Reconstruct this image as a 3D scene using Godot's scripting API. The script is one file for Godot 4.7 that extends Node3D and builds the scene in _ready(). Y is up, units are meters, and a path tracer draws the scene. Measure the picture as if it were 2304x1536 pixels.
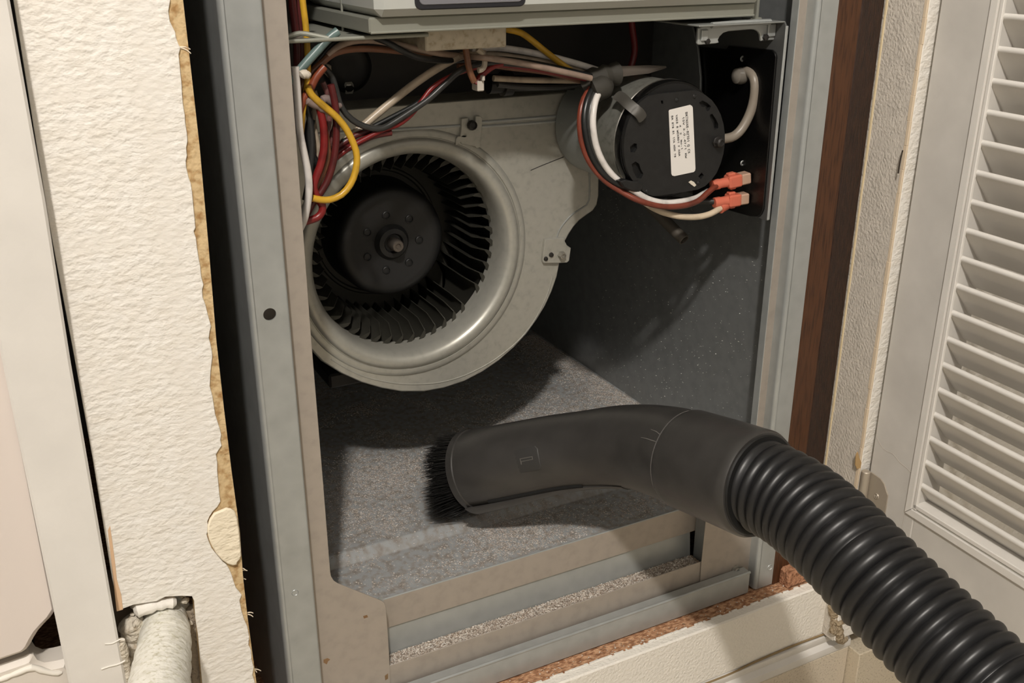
extends Node3D

class M:
	var v := PackedVector3Array()
	var xf := Transform3D()
	func _fix(start: int) -> void:
		var s := 0.0
		var c := v[start]
		for i in range(start, v.size(), 3):
			s += (v[i] - c).dot((v[i + 1] - c).cross(v[i + 2] - c))
		if s > 0.0:
			for i in range(start, v.size(), 3):
				var t := v[i]
				v[i] = v[i + 1]
				v[i + 1] = t
	func tri(a: Vector3, b: Vector3, c: Vector3) -> void:
		v.append(xf * a); v.append(xf * b); v.append(xf * c)
	func quad(a: Vector3, b: Vector3, c: Vector3, d: Vector3) -> void:
		tri(a, b, c); tri(a, c, d)
	func box(lo: Vector3, hi: Vector3, bev := 0.0) -> M:
		var s := v.size()
		var b := minf(bev, minf(minf(hi.x - lo.x, hi.y - lo.y), hi.z - lo.z) * 0.45)
		var p := {}
		for i in 8:
			var g := Vector3(float(i & 1), float((i >> 1) & 1), float((i >> 2) & 1))
			var c := lo + (hi - lo) * g
			var n := (g * 2.0 - Vector3.ONE) * -b
			for a in 3:
				var q := c + n
				q[a] = c[a]
				p[i * 3 + a] = q
		for a in 3:
			var b1: int = 1 << ((a + 1) % 3)
			var b2: int = 1 << ((a + 2) % 3)
			for e in 2:
				var o: int = e << a
				var pts: Array = [p[o * 3 + a], p[(o | b1) * 3 + a], p[(o | b1 | b2) * 3 + a], p[(o | b2) * 3 + a]]
				if e == 1:
					pts.reverse()
				quad(pts[0], pts[1], pts[2], pts[3])
		if b > 0.0:
			for a in 3:
				var u: int = (a + 1) % 3
				var w: int = (a + 2) % 3
				for e in 4:
					var o: int = ((e & 1) << u) | ((e >> 1) << w)
					var o2: int = o | (1 << a)
					var pts: Array = [p[o * 3 + u], p[o2 * 3 + u], p[o2 * 3 + w], p[o * 3 + w]]
					if ((e & 1) ^ (e >> 1)) == 1:
						pts.reverse()
					quad(pts[0], pts[1], pts[2], pts[3])
			for i in 8:
				var par := (i & 1) ^ ((i >> 1) & 1) ^ ((i >> 2) & 1)
				if par == 1:
					tri(p[i * 3], p[i * 3 + 1], p[i * 3 + 2])
				else:
					tri(p[i * 3], p[i * 3 + 2], p[i * 3 + 1])
		_fix(s)
		return self
	func loft(rings: Array, closed := true, caps := true) -> M:
		var s := v.size()
		var n: int = rings[0].size()
		for k in rings.size() - 1:
			var a: PackedVector3Array = rings[k]
			var b: PackedVector3Array = rings[k + 1]
			for i in (n if closed else n - 1):
				var j := (i + 1) % n
				quad(a[i], a[j], b[j], b[i])
		if caps:
			for e in 2:
				var r: PackedVector3Array = rings[0] if e == 0 else rings[-1]
				var c := Vector3()
				for q in r:
					c += q
				c /= n
				for i in n:
					var j := (i + 1) % n
					if e == 0:
						tri(c, r[j], r[i])
					else:
						tri(c, r[i], r[j])
		_fix(s)
		return self
	func lathe(prof: Array, c: Vector3, seg := 48, a0 := 0.0, a1 := TAU, caps := true) -> M:
		var full := absf(a1 - a0 - TAU) < 0.001
		var rings := []
		for q in prof:
			var r := PackedVector3Array()
			for i in (seg if full else seg + 1):
				var t := a0 + (a1 - a0) * i / seg
				r.append(c + Vector3(cos(t) * q.x, sin(t) * q.x, q.y))
			rings.append(r)
		return loft(rings, full, caps and full)
	func tube(pts: Array, rad, seg := 12, caps := true) -> M:
		var rings := []
		var nrm := Vector3()
		for k in pts.size():
			var d: Vector3 = (pts[mini(k + 1, pts.size() - 1)] - pts[maxi(k - 1, 0)]).normalized()
			if k == 0:
				nrm = d.cross(Vector3.UP if absf(d.y) < 0.9 else Vector3.RIGHT).normalized()
			else:
				nrm = (nrm - d * nrm.dot(d)).normalized()
			var bi := d.cross(nrm)
			var rr: float = rad[k] if rad is Array else rad
			var r := PackedVector3Array()
			for i in seg:
				var t := TAU * i / seg
				r.append(pts[k] + (nrm * cos(t) + bi * sin(t)) * rr)
			rings.append(r)
		return loft(rings, true, caps)
	func plate(poly: Array, z0: float, z1: float, holes := [], bev := 0.0) -> M:
		var s := v.size()
		var o := PackedVector2Array(poly)
		if Geometry2D.is_polygon_clockwise(o):
			o.reverse()
		var n := o.size()
		var f := PackedVector2Array()
		for i in n:
			var d1 := (o[i] - o[(i + n - 1) % n]).normalized()
			var d2 := (o[(i + 1) % n] - o[i]).normalized()
			var m := (Vector2(-d1.y, d1.x) + Vector2(-d2.y, d2.x)) * 0.5
			f.append(o[i] + m / maxf(m.length_squared(), 0.35) * bev)
		for i in n:
			var j := (i + 1) % n
			quad(_p(o[i], z0), _p(o[j], z0), _p(o[j], z1 - bev), _p(o[i], z1 - bev))
			if bev > 0.0:
				quad(_p(o[i], z1 - bev), _p(o[j], z1 - bev), _p(f[j], z1), _p(f[i], z1))
		var back := PackedVector2Array(o)
		var front := PackedVector2Array(f)
		for h in holes:
			var hp := PackedVector2Array(h)
			if not Geometry2D.is_polygon_clockwise(hp):
				hp.reverse()
			for i in hp.size():
				var j := (i + 1) % hp.size()
				quad(_p(hp[i], z0), _p(hp[j], z0), _p(hp[j], z1), _p(hp[i], z1))
			back = _bridge(back, hp)
			front = _bridge(front, hp)
		for e in 2:
			var pg := front if e == 1 else back
			var ix := Geometry2D.triangulate_polygon(pg)
			if ix.is_empty():
				push_warning("plate failed")
				print("plate failed ", poly.size(), " ", poly[0])
			for k in range(0, ix.size(), 3):
				var a := pg[ix[k]]
				var b := pg[ix[k + 1]]
				var c := pg[ix[k + 2]]
				if ((b - a).cross(c - a) > 0.0) != (e == 1):
					var t := b
					b = c
					c = t
				var z := z1 if e == 1 else z0
				tri(_p(a, z), _p(b, z), _p(c, z))
		_fix(s)
		return self
	func _p(q: Vector2, z: float) -> Vector3:
		return Vector3(q.x, q.y, z)
	func _bridge(o: PackedVector2Array, h: PackedVector2Array) -> PackedVector2Array:
		var bi := 0
		var bj := 0
		var best := 1e9
		for i in o.size():
			for j in h.size():
				var d := o[i].distance_squared_to(h[j])
				if d < best:
					best = d
					bi = i
					bj = j
		var out := PackedVector2Array()
		for i in bi + 1:
			out.append(o[i])
		for k in h.size():
			out.append(h[(bj + k) % h.size()])
		var sh := (o[(bi + 1) % o.size()] - o[bi]).normalized() * 2e-6
		out.append(h[bj] + sh)
		out.append(o[bi] + sh)
		for i in range(bi + 1, o.size()):
			out.append(o[i])
		return out
	func mesh(crease := 38.0) -> ArrayMesh:
		var n := v.size()
		var nr := PackedVector3Array()
		nr.resize(n)
		var fn := PackedVector3Array()
		fn.resize(n / 3)
		for i in n / 3:
			fn[i] = (v[i * 3 + 2] - v[i * 3]).cross(v[i * 3 + 1] - v[i * 3])
		if crease <= 0.0:
			for i in n:
				nr[i] = fn[i / 3].normalized()
		else:
			var at := {}
			for i in n:
				var k := Vector3i((v[i] * 50000.0).round())
				if at.has(k):
					at[k].append(i / 3)
				else:
					at[k] = [i / 3]
			var cc := cos(deg_to_rad(crease))
			for i in n:
				var me := fn[i / 3].normalized()
				var sum := Vector3()
				for t in at[Vector3i((v[i] * 50000.0).round())]:
					if fn[t].normalized().dot(me) > cc:
						sum += fn[t]
				nr[i] = sum.normalized() if sum.length_squared() > 1e-24 else Vector3.UP
		var a := []
		a.resize(Mesh.ARRAY_MAX)
		a[Mesh.ARRAY_VERTEX] = v
		a[Mesh.ARRAY_NORMAL] = nr
		var am := ArrayMesh.new()
		am.add_surface_from_arrays(Mesh.PRIMITIVE_TRIANGLES, a)
		return am

var used := {}
var rng := RandomNumberGenerator.new()

func V(x: float, y: float, z: float) -> Vector3:
	return Vector3(x, y, z)

func numbered(n: String) -> String:
	if not used.has(n):
		used[n] = 0
		return n
	used[n] += 1
	return "%s_%03d" % [n, used[n]]

func tag(o: Node3D, label: String, category: String, group := "") -> Node3D:
	o.set_meta("label", label)
	o.set_meta("category", category)
	if group:
		o.set_meta("group", group)
	return o

func thing(called: String, label: String, category: String, group := "", at := Vector3.ZERO) -> Node3D:
	var o := Node3D.new()
	o.name = numbered(called)
	add_child(o)
	o.position = at
	return tag(o, label, category, group)

func obj(called: String, m: M, material: Material, parent: Node3D = self, crease := 38.0) -> MeshInstance3D:
	var o := MeshInstance3D.new()
	o.mesh = m.mesh(crease)
	o.material_override = material
	if parent == self:
		o.name = numbered(called)
	else:
		o.name = called
	parent.add_child(o, true)
	if parent != self:
		var p := Vector3()
		var q: Node3D = parent
		while q != self:
			p += q.position
			q = q.get_parent()
		o.position = -p
	return o

func struct(o: Node3D, label := "", category := "") -> Node3D:
	o.set_meta("kind", "structure")
	if label:
		tag(o, label, category)
	return o

func curve(pts: Array, step := 0.006) -> Array:
	var out := []
	for k in pts.size() - 1:
		var p0: Vector3 = pts[maxi(k - 1, 0)]
		var p1: Vector3 = pts[k]
		var p2: Vector3 = pts[k + 1]
		var p3: Vector3 = pts[mini(k + 2, pts.size() - 1)]
		var n := maxi(2, int(p1.distance_to(p2) / step))
		for i in n:
			out.append(p1.cubic_interpolate(p2, p0, p3, float(i) / n))
	out.append(pts[-1])
	return out

func circle(c: Vector2, r: float, n := 20) -> Array:
	var out := []
	for i in n:
		out.append(c + Vector2.from_angle(TAU * i / n) * r)
	return out

func rrect(lo: Vector2, hi: Vector2, r: float, n := 5) -> Array:
	var out := []
	for k in 4:
		var c := Vector2(hi.x - r if k == 0 or k == 3 else lo.x + r, hi.y - r if k < 2 else lo.y + r)
		for i in n:
			out.append(c + Vector2.from_angle(PI / 2 * (k + float(i) / (n - 1))) * r)
	return out

func noise(freq: float, kind: int, oct: int, sd: int, ramp := [], size := 512) -> NoiseTexture2D:
	var f := FastNoiseLite.new()
	f.noise_type = kind
	f.frequency = freq
	f.fractal_octaves = oct
	f.fractal_type = FastNoiseLite.FRACTAL_FBM if oct > 1 else FastNoiseLite.FRACTAL_NONE
	f.seed = sd
	var t := NoiseTexture2D.new()
	t.width = size
	t.height = size
	t.seamless = true
	t.seamless_blend_skirt = 0.25
	t.noise = f
	if ramp.size():
		var g := Gradient.new()
		var off := PackedFloat32Array()
		var col := PackedColorArray()
		for r in ramp:
			off.append(r[0])
			col.append(r[1])
		g.offsets = off
		g.colors = col
		t.color_ramp = g
	return t

func mat(c: Color, rough := 0.6, metal := 0.0, tex: Texture2D = null, sc := Vector3.ONE * 4.0, bump: Texture2D = null, bump_cm := 0.0, rtex: Texture2D = null) -> StandardMaterial3D:
	var m := StandardMaterial3D.new()
	m.albedo_color = c
	m.roughness = rough
	m.metallic = metal
	m.uv1_triplanar = true
	m.uv1_world_triplanar = true
	m.uv1_scale = sc
	if tex:
		m.albedo_texture = tex
	if bump:
		m.heightmap_enabled = true
		m.heightmap_texture = bump
		m.heightmap_scale = bump_cm
	if rtex:
		m.roughness_texture = rtex
	return m

func g(x: float) -> Color:
	return Color(x, x, x)

func _ready() -> void:
	rng.seed = 7
	view_and_light()
	materials()
	room()
	drywall()
	louvre_door()
	cabinet()
	blower()
	motor()
	upper_box()
	side_plate()
	wiring()
	vacuum()
	litter()

func view_and_light() -> void:
	var cam := Camera3D.new()
	cam.name = "camera"
	cam.position = V(-0.14867, 0.6645, 0.68722)
	cam.basis = Basis(V(0.885459, 0, 0.464717), V(0.175157, 0.926249, -0.33374), V(-0.430444, 0.376911, 0.820156))
	cam.fov = rad_to_deg(2.0 * atan(768.0 / 2275.38))
	cam.near = 0.02
	add_child(cam)
	var we := WorldEnvironment.new()
	we.name = "surroundings"
	var e := Environment.new()
	e.background_mode = Environment.BG_COLOR
	e.background_color = Color(0.02, 0.02, 0.02)
	e.tonemap_mode = Environment.TONE_MAPPER_LINEAR
	e.tonemap_exposure = 1.0
	e.sdfgi_enabled = true
	e.ssao_enabled = true
	e.ssil_enabled = true
	we.environment = e
	add_child(we)
	var l := OmniLight3D.new()
	l.name = "ceiling_lamp_bulb"
	l.position = V(-0.50, 1.98, 1.36)
	l.light_color = Color(1.0, 0.972, 0.94)
	l.light_energy = 3.5
	l.light_size = 0.05
	l.omni_range = 8.0
	l.omni_attenuation = 2.0
	l.shadow_enabled = true
	add_child(l)

var galv: StandardMaterial3D
var galv_dull: StandardMaterial3D
var galv_wall: StandardMaterial3D
var pan_metal: StandardMaterial3D
var frame_metal: StandardMaterial3D
var housing_metal: StandardMaterial3D
var wheel_metal: StandardMaterial3D
var dark_metal: StandardMaterial3D
var bolt_metal: StandardMaterial3D
var black_paint: StandardMaterial3D
var white_paint: StandardMaterial3D
var wall_paint: StandardMaterial3D
var paper: StandardMaterial3D
var plaster: StandardMaterial3D
var black_plastic: StandardMaterial3D
var hose_plastic: StandardMaterial3D

func materials() -> void:
	var S := FastNoiseLite.TYPE_SIMPLEX_SMOOTH
	var spangle := noise(0.03, FastNoiseLite.TYPE_CELLULAR, 1, 3, [[0.0, g(0.95)], [0.5, g(0.975)], [1.0, g(1.0)]])
	var blot := noise(0.012, S, 5, 4, [[0.0, g(0.95)], [0.45, g(0.985)], [1.0, g(1.0)]])
	var fine := noise(0.09, S, 4, 6)
	galv = mat(Color(0.72, 0.735, 0.73), 0.38, 0.45, blot, V(5, 5, 5), null, 0.0)
	galv.detail_enabled = true
	galv.detail_albedo = spangle
	galv.detail_blend_mode = BaseMaterial3D.BLEND_MODE_MUL
	galv_dull = mat(Color(0.60, 0.61, 0.60), 0.5, 0.5, blot, V(4, 4, 4))
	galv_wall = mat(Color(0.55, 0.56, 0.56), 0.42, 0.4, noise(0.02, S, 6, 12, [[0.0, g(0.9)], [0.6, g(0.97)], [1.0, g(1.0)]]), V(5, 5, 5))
	pan_metal = mat(Color(0.74, 0.745, 0.745), 0.36, 0.3, noise(0.016, S, 6, 21, [[0.0, Color(0.80, 0.75, 0.70)], [0.4, Color(0.92, 0.895, 0.87)], [0.55, Color(0.955, 0.96, 0.965)], [1.0, Color(0.98, 1.0, 1.0)]]), V(11, 11, 11), fine, 0.004)
	frame_metal = mat(Color(0.70, 0.665, 0.625), 0.46, 0.35, noise(0.02, S, 5, 31, [[0.0, g(0.93)], [0.5, g(0.98)], [1.0, g(1.0)]]), V(6, 6, 6))
	housing_metal = mat(Color(0.70, 0.695, 0.66), 0.38, 0.42, noise(0.025, S, 5, 41, [[0.0, g(0.9)], [0.4, g(0.97)], [1.0, g(1.0)]]), V(8, 8, 8))
	wheel_metal = mat(Color(0.235, 0.23, 0.205), 0.5, 0.4, blot, V(7, 7, 7))
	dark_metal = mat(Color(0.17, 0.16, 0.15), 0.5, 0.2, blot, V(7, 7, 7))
	bolt_metal = mat(Color(0.66, 0.65, 0.62), 0.3, 0.8)
	black_paint = mat(Color(0.145, 0.145, 0.145), 0.42, 0.1, noise(0.02, S, 5, 51, [[0.0, g(0.8)], [1.0, g(1.0)]]), V(8, 8, 8), fine, 0.003)
	white_paint = mat(Color(0.90, 0.885, 0.86), 0.45, 0.0, noise(0.01, S, 4, 61, [[0.0, g(0.95)], [1.0, g(1.0)]]), V(3, 3, 3))
	wall_paint = mat(Color(0.93, 0.917, 0.89), 0.7, 0.0, noise(0.01, S, 4, 71, [[0.0, Color(0.97, 0.96, 0.945)], [1.0, g(1.0)]]), V(7, 11, 7), noise(0.03, S, 5, 72), 0.085)
	paper = mat(Color(0.84, 0.735, 0.56), 0.9, 0.0, noise(0.03, S, 5, 81, [[0.0, Color(0.72, 0.62, 0.5)], [0.5, g(0.95)], [1.0, g(1.0)]]), V(8, 8, 8), noise(0.05, S, 4, 82), 0.06)
	plaster = mat(Color(0.88, 0.845, 0.78), 0.9, 0.0, noise(0.03, S, 5, 91, [[0.0, Color(0.6, 0.52, 0.42)], [0.4, g(0.9)], [1.0, g(1.0)]]), V(9, 9, 9), noise(0.06, S, 4, 92), 0.15)
	black_plastic = mat(Color(0.245, 0.238, 0.23), 0.36, 0.0, noise(0.012, S, 5, 101, [[0.0, g(0.82)], [1.0, g(1.0)]]), V(6, 6, 6), noise(0.12, S, 2, 102), 0.004)
	hose_plastic = mat(Color(0.125, 0.126, 0.131), 0.4, 0.0, noise(0.012, S, 5, 111, [[0.0, g(0.8)], [1.0, g(1.0)]]), V(6, 6, 6))

func room() -> void:
	# the hallway that the closet opens on, and the closet itself
	var tile := mat(Color(0.80, 0.76, 0.68), 0.5, 0.0, noise(0.05, FastNoiseLite.TYPE_SIMPLEX_SMOOTH, 5, 121, [[0.0, Color(0.66, 0.60, 0.5)], [0.4, g(0.92)], [1.0, g(1.0)]]), V(6, 6, 6))
	var plain := mat(Color(0.60, 0.595, 0.585), 0.8)
	struct(obj("floor", M.new().box(V(-1.5, -0.35, -0.75), V(2.0, -0.25, 2.6)), tile), "speckled beige floor beneath the open louvred door", "floor")
	struct(obj("ceiling", M.new().box(V(-1.6, 2.1, -0.85), V(2.1, 2.2, 2.7)), plain), "plain off-white ceiling above the hallway and closet", "ceiling")
	struct(obj("wall_back", M.new().box(V(-1.6, -0.35, 2.6), V(2.1, 2.2, 2.7)), plain), "plain off-white hallway wall facing the closet", "wall")
	struct(obj("wall_hall_left", M.new().box(V(-1.6, -0.35, -0.85), V(-1.5, 2.2, 2.7)), plain), "plain off-white wall at the left end of the hallway", "wall")
	struct(obj("wall_hall_right", M.new().box(V(2.0, -0.35, -0.85), V(2.1, 2.2, 2.7)), plain), "plain off-white wall at the right end of the hallway", "wall")
	struct(obj("wall_closet_back", M.new().box(V(-1.6, -0.35, -0.85), V(2.1, 2.2, -0.75)), plain), "plain back wall of the furnace closet", "wall")
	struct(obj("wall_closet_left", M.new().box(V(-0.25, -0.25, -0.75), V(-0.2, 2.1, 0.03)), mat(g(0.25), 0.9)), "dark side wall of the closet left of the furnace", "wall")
	struct(obj("wall_closet_right", M.new().box(V(0.64, -0.25, -0.75), V(0.69, 2.1, -0.06)), plain), "side wall of the closet right of the furnace", "wall")
	struct(obj("wall_over_opening", M.new().box(V(-0.12, 1.35, -0.06), V(0.6, 2.1, 0.045)), wall_paint), "textured wall above the closet opening", "wall")
	var lamp := thing("ceiling_lamp", "round white glass ceiling lamp in the hallway", "lamp", "", V(-0.50, 2.1, 1.36))
	var glow := mat(Color(1, 0.95, 0.88), 0.5)
	glow.emission_enabled = true
	glow.emission = Color(1.0, 0.97, 0.93)
	glow.emission_energy_multiplier = 1.6
	var lm := M.new()
	lm.xf = Transform3D(Basis(V(1, 0, 0), V(0, 0, 1), V(0, -1, 0)), V(-0.50, 2.1, 1.36))
	obj("lamp_base", lm.lathe([Vector2(0.001, 0.0), Vector2(0.12, 0.0), Vector2(0.12, 0.02), Vector2(0.001, 0.02)], V(0, 0, 0), 40), white_paint, lamp)
	var gm := M.new()
	gm.xf = lm.xf
	obj("glass_shade", gm.lathe([Vector2(0.10, 0.02), Vector2(0.115, 0.06), Vector2(0.115, 0.12), Vector2(0.10, 0.17), Vector2(0.06, 0.195), Vector2(0.001, 0.2)], V(0, 0, 0), 40), glow, lamp)
	# the wooden base the cabinet stands on
	var wood := mat(Color(0.80, 0.63, 0.49), 0.85, 0.0, noise(0.03, FastNoiseLite.TYPE_SIMPLEX_SMOOTH, 5, 131, [[0.0, Color(0.55, 0.45, 0.38)], [0.4, Color(0.8, 0.74, 0.7)], [0.7, g(1.0)], [1.0, Color(1.0, 1.0, 1.0)]]), V(7, 9, 14), noise(0.06, FastNoiseLite.TYPE_SIMPLEX_SMOOTH, 4, 132), 0.1)
	var deck := obj("base_board", M.new().box(V(-0.19, -0.02, -0.72), V(0.60, -0.001, 0.0155), 0.001), wood)
	tag(deck, "brown wooden base board showing as a strip under the cabinet's bottom channel", "board")
	obj("platform", M.new().box(V(-0.19, -0.25, -0.72), V(0.60, -0.021, 0.012)), wood, deck)
	var blk := M.new()
	blk.plate([Vector2(0.5445, 0.0), Vector2(0.5445, 0.0165), Vector2(0.547, 0.0195), Vector2(0.59, 0.0195), Vector2(0.59, 0.0)], -0.05, 0.0135, [], 0.0015)
	tag(obj("wood_block", blk, mat(Color(0.74, 0.54, 0.41), 0.85, 0.0, noise(0.03, FastNoiseLite.TYPE_SIMPLEX_SMOOTH, 5, 133, [[0.0, Color(0.5, 0.4, 0.3)], [0.5, g(0.95)], [1.0, g(1.0)]]), V(9, 9, 9), noise(0.06, FastNoiseLite.TYPE_SIMPLEX_SMOOTH, 4, 134), 0.15)), "small rough reddish wood block at the foot of the dark stud", "block")
	# the stained stud between cabinet and jamb
	var stud := thing("wall_stud", "dark brown stained wooden stud between galvanized cabinet edge and painted jamb", "stud", "", V(0.56, 0, -0.02))
	var grain := noise(0.03, FastNoiseLite.TYPE_SIMPLEX_SMOOTH, 5, 141, [[0.0, Color(0.55, 0.5, 0.46)], [0.5, g(0.92)], [1.0, g(1.0)]])
	var grain2 := noise(0.035, FastNoiseLite.TYPE_SIMPLEX_SMOOTH, 5, 142, [[0.0, Color(0.4, 0.38, 0.36)], [0.45, g(0.75)], [1.0, Color(1.0, 0.95, 0.9)]])
	obj("smooth_face", M.new().box(V(0.5345, -0.001, -0.05), V(0.5618, 1.35, -0.0005), 0.0012), mat(Color(0.33, 0.20, 0.11), 0.4, 0.0, grain, V(22, 1.6, 22), grain, 0.02), stud)
	obj("rough_face", M.new().box(V(0.5622, -0.001, -0.05), V(0.5897, 1.35, -0.0012), 0.001), mat(Color(0.25, 0.16, 0.11), 0.55, 0.0, grain2, V(40, 2.6, 40), grain2, 0.12), stud)

func drywall() -> void:
	# left strip of wall: board, torn paper face, paint skin with a ragged edge
	var wl := thing("wall_left", "narrow strip of cream textured drywall with a torn papery edge", "wall")
	struct(wl)
	var notch := [Vector2(-0.1205, 0.226), Vector2(-0.1109, 0.2271), Vector2(-0.0956, 0.2249), Vector2(-0.0893, 0.2265), Vector2(-0.0786, 0.2236), Vector2(-0.0715, 0.2208), Vector2(-0.0704, 0.2162), Vector2(-0.0713, 0.2009), Vector2(-0.0711, 0.1858), Vector2(-0.0721, 0.1661), Vector2(-0.073, 0.1434), Vector2(-0.0756, 0.1004)]
	var core := [Vector2(-0.1186, 1.35)]
	core.append_array([Vector2(-0.0275, 1.35)])
	core.append_array([Vector2(-0.029, 0.6264), Vector2(-0.0291, 0.5884), Vector2(-0.0293, 0.5404), Vector2(-0.0309, 0.4778), Vector2(-0.0331, 0.4112), Vector2(-0.0334, 0.3615), Vector2(-0.0333, 0.3131), Vector2(-0.0325, 0.2618), Vector2(-0.0341, 0.2241), Vector2(-0.0343, 0.1886), Vector2(-0.0339, 0.1514), Vector2(-0.0335, 0.1276), Vector2(-0.0337, 0.0732)])
	core.append_array([Vector2(-0.036, -0.25), Vector2(-0.0755, -0.25)])
	var nb := notch.duplicate()
	nb.reverse()
	for q in nb:
		core.append(q + Vector2(0.0012, 0.0008))
	core.append_array([Vector2(-0.1201, 0.2524), Vector2(-0.119, 0.3422), Vector2(-0.1192, 0.421), Vector2(-0.1202, 0.5039), Vector2(-0.1181, 0.6289)])
	obj("board", M.new().plate(core, 0.0305, 0.0436), paper, wl)
	var skin := [Vector2(-0.1194, 1.35), Vector2(-0.034, 1.35)]
	skin.append_array([Vector2(-0.0365, 0.6266), Vector2(-0.0383, 0.6205), Vector2(-0.0382, 0.6148), Vector2(-0.0371, 0.6118), Vector2(-0.0359, 0.6087), Vector2(-0.0358, 0.6054), Vector2(-0.035, 0.6021), Vector2(-0.034, 0.5995), Vector2(-0.0354, 0.596), Vector2(-0.0355, 0.5914), Vector2(-0.0357, 0.5849), Vector2(-0.0357, 0.5789), Vector2(-0.0362, 0.5727), Vector2(-0.0364, 0.5664), Vector2(-0.0361, 0.5605), Vector2(-0.0364, 0.5557), Vector2(-0.0361, 0.5492), Vector2(-0.0364, 0.5443), Vector2(-0.0376, 0.5406), Vector2(-0.0377, 0.5357), Vector2(-0.0388, 0.5325), Vector2(-0.039, 0.5286), Vector2(-0.0384, 0.5225), Vector2(-0.0375, 0.5184), Vector2(-0.0373, 0.5133), Vector2(-0.0374, 0.5077), Vector2(-0.0376, 0.502), Vector2(-0.0377, 0.4957), Vector2(-0.0379, 0.4899), Vector2(-0.0392, 0.4878), Vector2(-0.0384, 0.4833), Vector2(-0.0384, 0.4759), Vector2(-0.0382, 0.47), Vector2(-0.0378, 0.464), Vector2(-0.038, 0.4574), Vector2(-0.0372, 0.4518), Vector2(-0.0384, 0.4483), Vector2(-0.0387, 0.4435), Vector2(-0.0376, 0.4384), Vector2(-0.037, 0.4333), Vector2(-0.0364, 0.4283), Vector2(-0.0356, 0.4228), Vector2(-0.0368, 0.4192), Vector2(-0.0379, 0.4147), Vector2(-0.0373, 0.4098), Vector2(-0.037, 0.405), Vector2(-0.0371, 0.4011), Vector2(-0.0394, 0.3909), Vector2(-0.0411, 0.3805), Vector2(-0.0402, 0.373), Vector2(-0.04, 0.3663), Vector2(-0.0399, 0.3596), Vector2(-0.0388, 0.3526), Vector2(-0.0381, 0.3484), Vector2(-0.0375, 0.3431), Vector2(-0.0385, 0.3389), Vector2(-0.0381, 0.3346), Vector2(-0.0405, 0.3318), Vector2(-0.0426, 0.3288), Vector2(-0.0424, 0.3225), Vector2(-0.0431, 0.3163), Vector2(-0.0433, 0.3086), Vector2(-0.0436, 0.2998), Vector2(-0.0436, 0.2915), Vector2(-0.0462, 0.2879), Vector2(-0.0496, 0.2852), Vector2(-0.0524, 0.2817), Vector2(-0.054, 0.2785), Vector2(-0.0544, 0.2721), Vector2(-0.0558, 0.2681), Vector2(-0.0549, 0.2619), Vector2(-0.0537, 0.2563), Vector2(-0.0514, 0.2511), Vector2(-0.0496, 0.2475), Vector2(-0.0475, 0.2431), Vector2(-0.0448, 0.2392), Vector2(-0.0433, 0.2349), Vector2(-0.0422, 0.2299), Vector2(-0.0413, 0.2234), Vector2(-0.0403, 0.2176), Vector2(-0.0384, 0.2138), Vector2(-0.0368, 0.2101), Vector2(-0.0388, 0.2061), Vector2(-0.0384, 0.1972), Vector2(-0.0373, 0.1888), Vector2(-0.0356, 0.1818), Vector2(-0.035, 0.1717), Vector2(-0.0363, 0.1648), Vector2(-0.0348, 0.1593), Vector2(-0.0353, 0.1511), Vector2(-0.0344, 0.1432), Vector2(-0.036, 0.1363), Vector2(-0.0348, 0.1281), Vector2(-0.0345, 0.109), Vector2(-0.0351, 0.0738)])
	skin.append_array([Vector2(-0.0375, -0.25), Vector2(-0.0745, -0.25)])
	for q in nb:
		skin.append(q)
	skin.append_array([Vector2(-0.1214, 0.2529), Vector2(-0.1203, 0.3425), Vector2(-0.1205, 0.4212), Vector2(-0.1214, 0.5041), Vector2(-0.1194, 0.629)])
	obj("paint_skin", M.new().plate(skin, 0.0437, 0.0452, [], 0.0003), wall_paint, wl)
	var bare := [Vector2(-0.1188, 0.2905), Vector2(-0.117, 0.2935), Vector2(-0.1173, 0.2813), Vector2(-0.1178, 0.2654), Vector2(-0.1186, 0.2511), Vector2(-0.1175, 0.2379), Vector2(-0.118, 0.2258), Vector2(-0.1222, 0.2257)]
	obj("bare_edge", M.new().plate(bare, 0.0435, 0.0456, [], 0.0002), mat(Color(0.86, 0.72, 0.58), 0.9), wl)
	var flap := [Vector2(-0.0454, 0.2851), Vector2(-0.0492, 0.2844), Vector2(-0.0524, 0.2806), Vector2(-0.0544, 0.2761), Vector2(-0.0553, 0.2706), Vector2(-0.0548, 0.2645), Vector2(-0.0533, 0.2581), Vector2(-0.0512, 0.2518), Vector2(-0.0481, 0.2456), Vector2(-0.0444, 0.241), Vector2(-0.0409, 0.2384), Vector2(-0.038, 0.2382), Vector2(-0.0375, 0.24), Vector2(-0.035, 0.2426), Vector2(-0.0341, 0.245), Vector2(-0.0336, 0.2558), Vector2(-0.0335, 0.267), Vector2(-0.0338, 0.2763), Vector2(-0.0351, 0.2822), Vector2(-0.0373, 0.2847), Vector2(-0.0403, 0.2862)]
	var fm := M.new()
	fm.plate(flap, 0.0455, 0.0475, [], 0.0008)
	obj("paper_flap", fm, mat(Color(0.93, 0.885, 0.79), 0.85, 0.0, null, V(7, 12, 7), noise(0.03, FastNoiseLite.TYPE_SIMPLEX_SMOOTH, 3, 151), 0.10), wl)
	var fuzz := M.new()
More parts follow.
